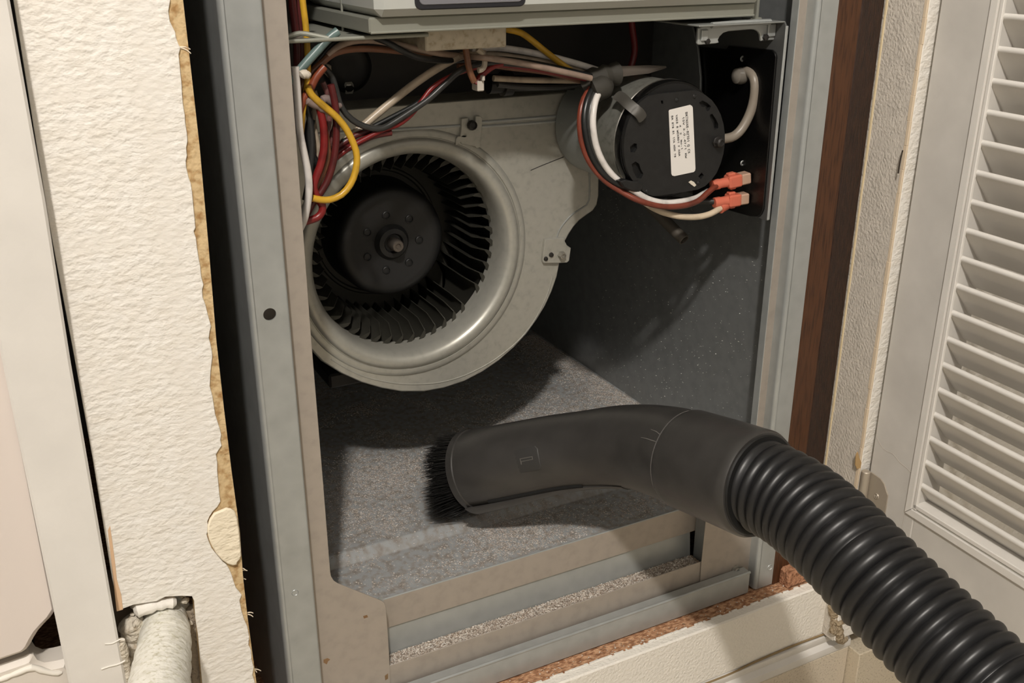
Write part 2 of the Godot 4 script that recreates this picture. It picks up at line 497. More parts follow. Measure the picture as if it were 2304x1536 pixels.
	for c in [V(-0.0333, 0.2293, 0.04), V(-0.0353, 0.2222, 0.04), V(-0.0316, 0.1895, 0.04), V(-0.0323, 0.5993, 0.044), V(-0.0321, 0.1386, 0.04)]:
		for k in 2:
			var d: Vector3 = V(rng.randf_range(0.002, 0.0065), rng.randf_range(-0.003, 0.0), rng.randf_range(-0.001, 0.002))
			var b: Vector3 = c + V(-0.002, rng.randf_range(-0.003, 0.003), 0)
			fuzz.tube(curve([b, b + d * 0.6, b + d + V(0, -0.0012, 0)], 0.002), [0.0005, 0.0005, 0.0004, 0.0004, 0.0003, 0.0002, 0.0001, 0.0001].slice(0, curve([b, b + d * 0.6, b + d + V(0, -0.0012, 0)], 0.002).size()), 5)
	var fz := obj("torn_fibres", fuzz, mat(Color(0.9, 0.85, 0.76), 0.9), wl)
	fz.set_meta("kind", "stuff")
	# broken plaster and the pipe in the notch
	var hole := thing("pipe_hole_rubble", "crumbled plaster and dark gap around the white pipe stub", "plaster", "", V(-0.095, 0.2, 0.03))
	var rub := M.new()
	rub.box(V(-0.124, 0.05, 0.0), V(-0.0712, 0.232, 0.012), 0.001)
	obj("backing", rub, mat(Color(0.42, 0.37, 0.32), 0.95), hole)
	obj("plaster_mass", lump_tube([V(-0.1159, 0.2087, 0.033), V(-0.1127, 0.2006, 0.033), V(-0.1139, 0.1873, 0.033), V(-0.118, 0.1749, 0.033), V(-0.1228, 0.1627, 0.033), V(-0.1275, 0.1463, 0.033)], 0.0085), plaster, hole)
	obj("plaster_mass", lump_tube([V(-0.0709, 0.1973, 0.022), V(-0.0707, 0.1819, 0.022), V(-0.0718, 0.1617, 0.022), V(-0.0728, 0.1411, 0.022), V(-0.0744, 0.116, 0.022)], 0.0042), mat(Color(0.62, 0.57, 0.50), 0.95, 0.0, null, V(9, 9, 9), noise(0.06, FastNoiseLite.TYPE_SIMPLEX_SMOOTH, 4, 94), 0.15), hole)
	for k in 22:
		var t := rng.randf()
		var px: Vector3 = V(-0.1205 + rng.randf() * 0.014 * (1.0 - 0.35 * t), 0.2195 - t * 0.105, rng.randf_range(0.024, 0.041))
		if k % 4 == 0:
			px = V(-0.0775 + rng.randf() * 0.0055, 0.217 - t * 0.09, rng.randf_range(0.016, 0.036))
		var s := rng.randf_range(0.0016, 0.0042)
		obj("plaster_lump", lump(px, s, k), plaster, hole)
	obj("caulk_bead", lump_tube([V(-0.1113, 0.2187, 0.04), V(-0.1022, 0.2193, 0.04), V(-0.0925, 0.2186, 0.04), V(-0.0822, 0.217, 0.04)], 0.0052), wall_paint, hole)
	var pipe_pts := [V(-0.0905, 0.192, 0.012), V(-0.0935, 0.196, 0.045), V(-0.1005, 0.2055, 0.084), V(-0.108, 0.2155, 0.122), V(-0.1225, 0.234, 0.198)]
	var pp := curve(pipe_pts, 0.003)
	var pr := []
	for k in pp.size():
		var d: float = float(k) / pp.size()
		pr.append(0.0166 + 0.0042 * d + (0.0005 if k % 7 == 3 else 0.0) + 0.0002 * sin(k * 1.9))
	var pipe_mat := mat(Color(0.94, 0.935, 0.90), 0.55, 0.0, noise(0.03, FastNoiseLite.TYPE_SIMPLEX_SMOOTH, 5, 161, [[0.0, Color(0.66, 0.64, 0.58)], [0.3, Color(0.86, 0.85, 0.8)], [0.42, g(0.98)], [1.0, g(1.0)]]), V(12, 9, 12), noise(0.04, FastNoiseLite.TYPE_SIMPLEX_SMOOTH, 3, 162), 0.05)
	tag(obj("pipe", M.new().tube(pp, pr, 40), pipe_mat), "white painted speckled pipe stub coming out of the left wall", "pipe")
	# left casing board and the panel beyond it
	var cas := M.new()
	cas.plate([Vector2(-0.1602, 1.35), Vector2(-0.1215, 1.35), Vector2(-0.1219, 0.52), Vector2(-0.1237, 0.42), Vector2(-0.1247, 0.24), Vector2(-0.1248, -0.25), Vector2(-0.1602, -0.25)], 0.046, 0.062, [], 0.0016)
	var trim := thing("trim_1", "smooth white door casing board along the left edge of the textured strip", "trim")
	struct(trim)
	obj("casing_board", cas, white_paint, trim)
	var peel := M.new()
	peel.tube(curve([V(-0.1389, 0.195, 0.0625), V(-0.1339, 0.1954, 0.0625), V(-0.129, 0.195, 0.0625), V(-0.1255, 0.1955, 0.0625), V(-0.123, 0.1965, 0.0625)], 0.003), 0.0006, 6)
	peel.tube(curve([V(-0.1338, 0.2145, 0.0625), V(-0.1294, 0.2132, 0.0625), V(-0.1258, 0.2141, 0.0625), V(-0.1234, 0.2147, 0.0625), V(-0.1212, 0.2135, 0.0625)], 0.003), 0.0005, 6)
	obj("peeling_paint", peel, wall_paint, trim)
	obj("chipped_edge", lump_tube([V(-0.126, 0.21, 0.056), V(-0.1239, 0.1978, 0.056), V(-0.1238, 0.1862, 0.056), V(-0.1236, 0.1721, 0.056), V(-0.1236, 0.1547, 0.056)], 0.0045), plaster, trim)
	var d2 := thing("door_2", "pinkish white door panel with a clipped lower corner left of the casing", "door")
	struct(d2)
	var pan_poly := [Vector2(-0.42, 1.3), Vector2(-0.15, 1.3)]
	pan_poly.append_array([Vector2(-0.158, 0.2392), Vector2(-0.1632, 0.2326), Vector2(-0.1679, 0.2288), Vector2(-0.1725, 0.2246), Vector2(-0.176, 0.22), Vector2(-0.179, 0.2153), Vector2(-0.1816, 0.2126), Vector2(-0.1846, 0.2111), Vector2(-0.1984, 0.2101), Vector2(-0.2409, 0.2078)])
	pan_poly.append(Vector2(-0.42, pan_poly[-1].y))
	obj("panel", M.new().plate(pan_poly, 0.030, 0.044, [], 0.0035), mat(Color(0.86, 0.82, 0.79), 0.5), d2)
	var ledge := [Vector2(-0.245, 0.2), Vector2(-0.1995, 0.2016), Vector2(-0.1856, 0.2026), Vector2(-0.1809, 0.2035), Vector2(-0.1784, 0.2018), Vector2(-0.177, 0.1967), Vector2(-0.1731, 0.1929), Vector2(-0.1661, 0.1917), Vector2(-0.159, 0.1913), Vector2(-0.1505, 0.17), Vector2(-0.14, 0.0955)]
	ledge.append_array([Vector2(-0.155, -0.25), Vector2(-0.42, -0.25), Vector2(-0.42, ledge[0].y)])
	obj("toe_board", M.new().plate(ledge, 0.018, 0.038, [], 0.004), mat(Color(0.86, 0.83, 0.79), 0.5), d2)
	obj("paint_ridge", lump_tube([V(-0.2176, 0.1916, 0.038), V(-0.2012, 0.1925, 0.038), V(-0.191, 0.1938, 0.038), V(-0.1814, 0.1949, 0.038), V(-0.1764, 0.1911, 0.038), V(-0.1693, 0.1856, 0.038), V(-0.1633, 0.1836, 0.038)], 0.0022), mat(Color(0.92, 0.90, 0.86), 0.5), d2)
	# right: jamb return and front face
	var wr := thing("wall_right", "cream textured drywall jamb turning the corner beside the open louvred door", "wall")
	struct(wr)
	var jamb_paint := mat(Color(0.83, 0.80, 0.755), 0.7, 0.0, noise(0.014, FastNoiseLite.TYPE_SIMPLEX_SMOOTH, 4, 171, [[0.0, g(0.92)], [1.0, g(1.0)]]), V(9, 7, 9), noise(0.06, FastNoiseLite.TYPE_SIMPLEX_SMOOTH, 4, 172), 0.07)
	obj("jamb_face", M.new().box(V(0.5905, -0.066, -0.06), V(0.64, 1.35, 0.0435), 0.0008), jamb_paint, wr)
	obj("front_face", M.new().box(V(0.5925, -0.066, 0.0), V(2.0, 2.1, 0.0452), 0.001), wall_paint, wr)
	var edge := M.new()
	var e2 := M.new()
	for k in 60:
		var y := 0.0 + k * 0.022
		edge.box(V(0.5902 - rng.randf() * 0.0004, y, 0.0425 - rng.randf() * 0.001), V(0.5925, y + 0.0222, 0.0454 + rng.randf() * 0.0006), 0.0004)
		e2.box(V(0.5898, y, -0.0008), V(0.592, y + 0.0222, 0.0012 + rng.randf() * 0.0005), 0.0002)
	obj("corner_paper", edge, mat(Color(0.84, 0.77, 0.67), 0.9), wr)
	obj("back_paper", e2, mat(Color(0.88, 0.81, 0.66), 0.9), wr)
	obj("corner_crack", M.new().tube(curve([V(0.5863, 0.4803, 0.0452), V(0.5854, 0.474, 0.0452), V(0.585, 0.4675, 0.0452), V(0.5849, 0.4594, 0.0452)], 0.004), 0.0007, 6), mat(Color(0.2, 0.16, 0.12), 0.9), wr)
	obj("glue_spot", M.new().plate([Vector2(0.5826, 0.1713), Vector2(0.5846, 0.1738), Vector2(0.5878, 0.1659), Vector2(0.592, 0.1596), Vector2(0.5918, 0.1535), Vector2(0.5868, 0.1537), Vector2(0.5834, 0.1593)], 0.045, 0.0459), mat(Color(0.70, 0.58, 0.40), 0.7), wr)
	# sill below the opening
	var sill := thing("trim_2", "white painted sill board below the furnace cabinet with chipped upper edge", "trim")
	struct(sill)
	var sm := M.new()
	sm.xf = Transform3D(Basis(V(0, 0, 1), V(0, 1, 0), V(1, 0, 0)), V(0, 0, 0))
	sm.plate([Vector2(0.0152, -0.02), Vector2(0.0155, -0.0012), Vector2(0.0168, 0.0), Vector2(0.0255, 0.0), Vector2(0.027, -0.0015), Vector2(0.027, -0.0685), Vector2(0.02, -0.0685), Vector2(0.0152, -0.05)], -0.2, 0.604)
	obj("sill_board", sm, mat(Color(0.935, 0.915, 0.875), 0.6, 0.0, null, V(8, 8, 8), noise(0.05, FastNoiseLite.TYPE_SIMPLEX_SMOOTH, 3, 181), 0.07), sill)
	var chips := M.new()
	for k in 150:
		var x := 0.2 + rng.randf() * 0.4
		chips.box(V(x, -0.0008, 0.0150), V(x + rng.randf_range(0.002, 0.006), 0.0004 + rng.randf() * 0.0006, 0.0166 + rng.randf() * 0.0014), 0.0004)
	var ch := obj("chipped_paint", chips, wall_paint, sill, 0.0)
	ch.set_meta("kind", "stuff")
	var sn := M.new()
	sn.xf = sm.xf
	sn.plate([Vector2(0.012, -0.072), Vector2(0.026, -0.0695), Vector2(0.0295, -0.0712), Vector2(0.0300, -0.0755), Vector2(0.0285, -0.079), Vector2(0.0275, -0.0815), Vector2(0.0295, -0.0835), Vector2(0.0325, -0.086), Vector2(0.033, -0.094), Vector2(0.0315, -0.0965), Vector2(0.012, -0.0965)], -0.2, 0.6325)
	obj("moulding", sn, white_paint, sill)
	var groove := M.new()
	groove.tube(curve([V(0.4114, -0.0704, 0.0285), V(0.4583, -0.071, 0.0285), V(0.4944, -0.0679, 0.0285), V(0.5507, -0.0665, 0.0285), V(0.5966, -0.0677, 0.0285)], 0.006), 0.0012, 6)
	obj("dirty_groove", groove, mat(Color(0.56, 0.48, 0.35), 0.9), sill)
	struct(obj("baseboard_front", M.new().box(V(-0.2, -0.25, 0.012), V(0.6325, -0.0972, 0.0312), 0.001), mat(Color(0.86, 0.81, 0.73), 0.5, 0.0, noise(0.07, FastNoiseLite.TYPE_SIMPLEX_SMOOTH, 4, 191, [[0.0, Color(0.5, 0.45, 0.36)], [0.3, g(0.95)], [1.0, g(1.0)]]), V(9, 9, 9))), "beige speckled baseboard beneath the white sill moulding", "baseboard")
	struct(obj("baseboard_right", M.new().box(V(0.6335, -0.25, 0.012), V(1.4, -0.098, 0.0475), 0.001), mat(Color(0.84, 0.79, 0.70), 0.5, 0.0, noise(0.07, FastNoiseLite.TYPE_SIMPLEX_SMOOTH, 4, 192, [[0.0, Color(0.55, 0.5, 0.4)], [0.3, g(0.95)], [1.0, g(1.0)]]), V(9, 9, 9))), "beige plinth block at the right end of the sill beside the hose", "baseboard")
	var deb := thing("corner_debris", "brown crumbly plaster filling the corner where sill meets jamb", "plaster", "", V(0.597, -0.07, 0.035))
	obj("dirt_fill", lump_tube([V(0.5925, -0.022, 0.036), V(0.5935, -0.034, 0.0385), V(0.5955, -0.046, 0.041), V(0.598, -0.058, 0.043), V(0.602, -0.068, 0.043), V(0.612, -0.07, 0.043)], 0.0058), mat(Color(0.74, 0.67, 0.56), 0.95, 0.0, noise(0.05, FastNoiseLite.TYPE_SIMPLEX_SMOOTH, 4, 194, [[0.0, Color(0.45, 0.38, 0.28)], [0.5, g(0.9)], [1.0, g(1.0)]]), V(9, 9, 9), noise(0.06, FastNoiseLite.TYPE_SIMPLEX_SMOOTH, 4, 193), 0.25), deb)
	for k in 8:
		obj("crumb", lump(V(0.5885 + rng.randf() * 0.016, -0.028 - rng.randf() * 0.042, 0.031 + rng.randf() * 0.014), rng.randf_range(0.003, 0.0065), 100 + k), deb.get_child(0).material_override, deb)

func lump(c: Vector3, s: float, sd: int) -> M:
	var r := RandomNumberGenerator.new()
	r.seed = sd
	var m := M.new()
	var prof := []
	for k in 7:
		var a := PI * k / 6.0
		prof.append(Vector2(maxf(sin(a), 0.02) * s * r.randf_range(0.75, 1.15), -cos(a) * s * r.randf_range(0.7, 1.0)))
	m.xf = Transform3D(Basis.from_euler(V(r.randf() * 6, r.randf() * 6, r.randf() * 6)).scaled(V(1, r.randf_range(0.7, 1.3), 1)), c)
	m.lathe(prof, V(0, 0, 0), 9)
	return m

func lump_tube(pts: Array, r: float) -> M:
	var p := curve(pts, 0.003)
	var rr := []
	for k in p.size():
		rr.append(r * (0.8 + 0.28 * absf(sin(k * 1.3)) + 0.12 * sin(k * 0.7)) * (0.55 if k == 0 or k == p.size() - 1 else 1.0))
	return M.new().tube(p, rr, 14)

func louvre_door() -> void:
	var xf := Transform3D(Basis(V(-0.03829, 0, 0.99927), V(0, 1, 0), V(0.99927, 0, 0.03829)), V(0.6, 0, 0.055))
	var dr := thing("door_1", "white louvred closet door standing open on the right", "door", "", V(0.6, 0.07, 0.06))
	struct(dr)
	var grey_white := mat(Color(0.83, 0.815, 0.79), 0.42, 0.0, noise(0.01, FastNoiseLite.TYPE_SIMPLEX_SMOOTH, 4, 201, [[0.0, g(0.93)], [1.0, g(1.0)]]), V(3, 3, 3))
	var mk := func() -> M:
		var m := M.new()
		m.xf = xf
		return m
	obj("stile", mk.call().box(V(-0.0046, 0.07, 0.0), V(0.0592, 1.34, 0.030), 0.0014), grey_white, dr)
	obj("stile", mk.call().box(V(0.355, 0.07, 0.0), V(0.42, 1.34, 0.030), 0.0014), grey_white, dr)
	obj("rail", mk.call().box(V(0.0588, 0.0705, 0.0002), V(0.356, 0.1405, 0.0298), 0.001), grey_white, dr)
	obj("rail", mk.call().box(V(0.0588, 1.25, 0.0002), V(0.356, 1.3395, 0.0298), 0.001), grey_white, dr)
	obj("bead", mk.call().plate([Vector2(0.0488, 0.1318), Vector2(0.0488, 1.26), Vector2(0.0552, 1.26), Vector2(0.0552, 0.1385)], -0.0022, 0.001, [], 0.0), white_paint, dr)
	obj("bead", mk.call().plate([Vector2(0.0492, 0.1312), Vector2(0.0556, 0.1381), Vector2(0.356, 0.1381), Vector2(0.356, 0.1312)], -0.0022, 0.001), white_paint, dr)
	obj("inner_bead", mk.call().box(V(0.0568, 0.139, -0.0012), V(0.0606, 1.26, 0.002), 0.0006), white_paint, dr)
	obj("sill_bead", mk.call().box(V(0.0568, 0.1405, -0.0012), V(0.356, 0.1455, 0.0275), 0.0008), white_paint, dr)
	var crack := mk.call() as M
	crack.tube(curve([V(-0.002, 0.190, -0.00005), V(0.006, 0.1835, -0.00005), V(0.014, 0.1815, -0.00005), V(0.022, 0.1825, -0.00005), V(0.031, 0.178, -0.00005), V(0.04, 0.1765, -0.00005), V(0.0486, 0.1735, -0.00005)], 0.004), 0.00028, 5)
	crack.tube([V(0.0478, 0.131, -0.00005), V(0.0470, 0.11, -0.00005), V(0.0466, 0.071, -0.00005)], 0.0002, 5)
	obj("paint_crack", crack, mat(Color(0.72, 0.69, 0.65), 0.6), dr)
	var prof := []
	var nose := Vector2(0.0035, 0.0)
	var dir := Vector2(0.0225, -0.0275)
	var dn := dir.normalized()
	var pn := Vector2(-dn.y, dn.x)
	for k in 7:
		var a := PI / 2 + PI * k / 6.0
		prof.append(nose + (dn * cos(a) + pn * sin(a)) * 0.0029)
	prof.append(nose + dir - pn * 0.0026)
	prof.append(nose + dir + pn * 0.0026)
	var first: MeshInstance3D = null
	for k in 43:
		var y := 0.1655 + 0.02553 * k
		if first == null:
			var m := M.new()
			var a := PackedVector3Array()
			var b := PackedVector3Array()
			for q in prof:
				a.append(xf * V(0.0585, y + q.y, q.x))
				b.append(xf * V(0.3565, y + q.y, q.x))
			m.loft([a, b])
			first = obj("slat", m, white_paint, dr)
		else:
			var s := first.duplicate()
			s.name = "slat"
			s.position = first.position + V(0, 0.02553 * k, 0)
			dr.add_child(s, true)
	var hinge := thing("hinge", "dull metal hinge leaf with a clipped corner on the louvred door's stile", "hinge", "", V(0.596, 0.12, 0.06))
	var steel := mat(Color(0.70, 0.66, 0.60), 0.45, 0.35)
	obj("leaf", mk.call().plate([Vector2(-0.0035, 0.080), Vector2(-0.0035, 0.1485), Vector2(-0.0015, 0.1505), Vector2(0.012, 0.1497), Vector2(0.0175, 0.1465), Vector2(0.0215, 0.1405), Vector2(0.0245, 0.137), Vector2(0.0245, 0.080)], -0.0016, 0.0, [], 0.0003), steel, hinge)
	var km := M.new()
	obj("barrel", km.tube([V(0.5942, 0.075, 0.0515), V(0.5942, 0.1512, 0.0515), V(0.5942, 0.152, 0.0515)], [0.0045, 0.0045, 0.0038], 20), steel, hinge)
	var sc := mk.call() as M
	sc.lathe([Vector2(0.0002, -0.003), Vector2(0.0012, -0.0029), Vector2(0.0016, -0.0016), Vector2(0.0026, -0.0026), Vector2(0.0032, -0.0016)], V(0.011, 0.129, 0), 16)
	obj("screw", sc, steel, hinge)

func cabinet() -> void:
	var c := thing("furnace_cabinet", "tall galvanized steel furnace cabinet standing open in the closet", "furnace", "", V(0.266, 0, -0.3))
	obj("side_panel", M.new().loft([fold(-0.002, 0), fold(1.3, 0)], true), galv, c)
	var post := obj("left_post", M.new().plate([Vector2(0.0035, 0.0), Vector2(0.0035, 1.3), Vector2(0.0275, 1.3), Vector2(0.0275, 0.0)], -0.0012, 0.0, [circle(Vector2(0.0143, 0.4072), 0.0047, 28)]), galv, c)
	obj("hem", M.new().box(V(0.0272, 0.0, -0.008), V(0.0288, 1.3, -0.0008), 0.0006), galv, post)
	obj("dimple", M.new().lathe([Vector2(0.0022, 0.0), Vector2(0.0026, 0.0005), Vector2(0.0030, 0.0)], V(0.0131, 0.1662, 0), 20, 0.0, TAU, false), galv, post)
	var rp := obj("right_post", M.new().plate([Vector2(0.5125, 0.0018), Vector2(0.5125, 1.3), Vector2(0.533, 1.3), Vector2(0.533, 0.0018)], -0.0012, 0.0), galv, c)
	obj("return", M.new().loft([fold2(0.0018), fold2(1.3)], true), galv, rp)
	obj("dimple", M.new().lathe([Vector2(0.0026, 0.0), Vector2(0.0031, 0.0006), Vector2(0.0036, 0.0)], V(0.5274, 0.0249, 0), 20, 0.0, TAU, false), galv, rp)
	obj("side_panel", M.new().box(V(0.527, 0.0, -0.62), V(0.533, 1.3, -0.006), 0.0005), galv_wall, c)
	obj("left_lining", M.new().box(V(0.0035, 0.0, -0.62), V(0.0065, 1.3, -0.02), 0.0005), galv_wall, c)
	obj("back_panel", M.new().box(V(0.002, 0.0, -0.63), V(0.531, 1.3, -0.62)), galv_wall, c)
	obj("top_panel", M.new().box(V(0.001, 1.29, -0.62), V(0.532, 1.3, -0.002)), galv_wall, c)
	obj("upper_front", M.new().box(V(0.02, 0.86, -0.014), V(0.52, 1.295, -0.012)), frame_metal, c)
	# bottom channel with its rolled top edge
	var bc := obj("bottom_channel", M.new().box(V(0.0285, 0.0, -0.0125), V(0.5015, 0.0275, -0.0004), 0.0014), galv, c)
	obj("bead", M.new().tube([V(0.029, 0.0266, -0.0014), V(0.501, 0.0266, -0.0014)], 0.0016, 12), galv, bc)
	# face frame
	var lf := [Vector2(0.012, 0.87), Vector2(0.0482, 0.87)]
	lf.append_array([Vector2(0.0483, 0.6154), Vector2(0.0469, 0.3781), Vector2(0.0472, 0.2487), Vector2(0.0471, 0.1677), Vector2(0.0475, 0.1627), Vector2(0.0495, 0.1576), Vector2(0.0528, 0.1538), Vector2(0.0678, 0.1416), Vector2(0.0903, 0.1233), Vector2(0.093, 0.12), Vector2(0.094, 0.115), Vector2(0.0944, 0.0987), Vector2(0.0946, 0.0598), Vector2(0.0944, 0.0198)])
	lf.append_array([Vector2(lf[-1].x, 0.014), Vector2(0.012, 0.014)])
	var fl := obj("left_frame_plate", M.new().plate(lf, -0.0138, -0.013, [], 0.0002), frame_metal, c)
	obj("rust_chip", M.new().plate([Vector2(0.0729, 0.1131), Vector2(0.0765, 0.1132), Vector2(0.0772, 0.1107), Vector2(0.0735, 0.1106)], -0.0131, -0.0127), mat(Color(0.5, 0.38, 0.26), 0.9), fl)
	obj("rust_chip", M.new().plate([Vector2(0.035, 0.0809), Vector2(0.0386, 0.0814), Vector2(0.0408, 0.0791), Vector2(0.0388, 0.078), Vector2(0.0374, 0.0752), Vector2(0.0348, 0.0781)], -0.0131, -0.0127), mat(Color(0.55, 0.43, 0.3), 0.9), fl)
	obj("rust_chip", M.new().plate([Vector2(0.0894, 0.0421), Vector2(0.0924, 0.0434), Vector2(0.0922, 0.038), Vector2(0.0896, 0.0371)], -0.0131, -0.0127), mat(Color(0.5, 0.4, 0.28), 0.9), fl)
	obj("tab", M.new().plate([Vector2(0.0894, 0.1185), Vector2(0.0899, 0.1216), Vector2(0.0925, 0.1222), Vector2(0.0944, 0.1196), Vector2(0.0949, 0.1128), Vector2(0.0901, 0.1164)], -0.021, -0.02), galv, fl)
	var rf := [Vector2(0.514, 0.87), Vector2(0.514, 0.012)]
	rf.append_array([Vector2(0.4438, 0.012), Vector2(0.4434, 0.05), Vector2(0.4446, 0.1), Vector2(0.445, 0.118), Vector2(0.447, 0.1225), Vector2(0.494, 0.158), Vector2(0.4985, 0.162), Vector2(0.5005, 0.168), Vector2(0.5005, 0.87)])
	var fr := obj("right_frame_plate", M.new().plate(rf, -0.0138, -0.013, [], 0.0002), frame_metal, c)
	obj("inner_lip", M.new().box(V(0.4998, 0.17, -0.022), V(0.5012, 0.87, -0.0132), 0.0003), galv, fr)
	var scr := M.new()
	scr.lathe([Vector2(0.0052, 0.0), Vector2(0.0052, 0.0012), Vector2(0.0036, 0.0016), Vector2(0.0034, 0.0040), Vector2(0.0022, 0.0046), Vector2(0.0018, 0.0030), Vector2(0.0003, 0.0028)], V(0.4904, 0.0266, -0.013), 24)
	obj("screw", scr, bolt_metal, fr)
	obj("bottom_rail", M.new().box(V(0.085, 0.012, -0.0155), V(0.448, 0.0500, -0.0145), 0.0003), frame_metal, c)
	# pan
	var pan := obj("floor_pan", M.new().loft([pan_ring(0.0062), pan_ring(0.5272)], true), pan_metal, c)
	obj("lip_bead", M.new().tube([V(0.0065, 0.1062, -0.0361), V(0.527, 0.1062, -0.0361)], 0.0009, 10), galv, pan)
	obj("front_flange", M.new().box(V(0.0065, 0.0745, -0.0362), V(0.527, 0.1062, -0.0352), 0.0004), frame_metal, pan)
	obj("lower_flange", M.new().loft([sheet(0.0065, [Vector2(-0.0385, 0.080), Vector2(-0.0335, 0.036), Vector2(-0.0345, 0.036), Vector2(-0.0395, 0.080)]), sheet(0.445, [Vector2(-0.0385, 0.080), Vector2(-0.0335, 0.036), Vector2(-0.0345, 0.036), Vector2(-0.0395, 0.080)])]), galv, pan)
	obj("trough", M.new().box(V(0.0065, 0.030, -0.036), V(0.50, 0.0345, -0.0155)), galv_dull, pan)
	obj("trough_end", M.new().box(V(0.4485, 0.032, -0.034), V(0.4505, 0.1066, -0.0155), 0.0004), galv_wall, pan)
	# sheet partition above and behind the blower
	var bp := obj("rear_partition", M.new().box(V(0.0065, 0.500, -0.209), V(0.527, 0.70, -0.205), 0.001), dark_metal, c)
	obj("grommet", M.new().lathe([Vector2(0.021, 0.0), Vector2(0.0225, 0.003), Vector2(0.019, 0.005), Vector2(0.015, 0.002), Vector2(0.008, 0.0015), Vector2(0.0005, 0.002)], V(0.1527, 0.5512, -0.205), 32), mat(g(0.03), 0.5), bp)
	var nb := M.new()
	nb.lathe([Vector2(0.006, 0.0), Vector2(0.006, 0.003), Vector2(0.0045, 0.0045), Vector2(0.0035, 0.003), Vector2(0.0005, 0.0032)], V(0.1527, 0.5329, -0.205), 6)
	obj("bolt", nb, mat(Color(0.82, 0.81, 0.78), 0.3, 0.3), bp)
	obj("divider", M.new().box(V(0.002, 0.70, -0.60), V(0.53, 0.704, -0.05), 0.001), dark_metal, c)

func fold(y: float, _k: int) -> PackedVector3Array:
	var r := PackedVector3Array([V(0, y, -0.62), V(0, y, -0.004)])
	for k in 6:
		var a := PI - PI / 2 * (k + 1) / 6.0
		r.append(V(0.004 + cos(a) * 0.004, y, -0.004 + sin(a) * 0.004))
	r.append_array([V(0.0045, y, 0), V(0.0045, y, -0.001), V(0.004, y, -0.001)])
	for k in 6:
		var a := PI / 2 + PI / 2 * (k + 1) / 6.0
		r.append(V(0.004 + cos(a) * 0.003, y, -0.004 + sin(a) * 0.003))
	r.append(V(0.001, y, -0.62))
	return r

func fold2(y: float) -> PackedVector3Array:
	var r := PackedVector3Array([V(0.509, y, -0.024), V(0.509, y, -0.004)])
	for k in 6:
		var a := PI - PI / 2 * (k + 1) / 6.0
		r.append(V(0.513 + cos(a) * 0.004, y, -0.004 + sin(a) * 0.004))
	r.append_array([V(0.5135, y, 0), V(0.5135, y, -0.001), V(0.513, y, -0.001)])
	for k in 6:
		var a := PI / 2 + PI / 2 * (k + 1) / 6.0
		r.append(V(0.513 + cos(a) * 0.003, y, -0.004 + sin(a) * 0.003))
	r.append(V(0.510, y, -0.024))
	return r

func sheet(x: float, prof: Array) -> PackedVector3Array:
	var r := PackedVector3Array()
	for q in prof:
		r.append(V(x, q.y, q.x))
	return r

func pan_ring(x: float) -> PackedVector3Array:
	return sheet(x, [Vector2(-0.0352, 0.1062), Vector2(-0.0356, 0.1067), Vector2(-0.037, 0.107), Vector2(-0.0985, 0.107), Vector2(-0.1005, 0.1076), Vector2(-0.1115, 0.1134), Vector2(-0.114, 0.1140), Vector2(-0.6195, 0.114), Vector2(-0.6195, 0.113), Vector2(-0.114, 0.113), Vector2(-0.112, 0.1125), Vector2(-0.101, 0.1067), Vector2(-0.0985, 0.106), Vector2(-0.037, 0.106), Vector2(-0.036, 0.1058)])

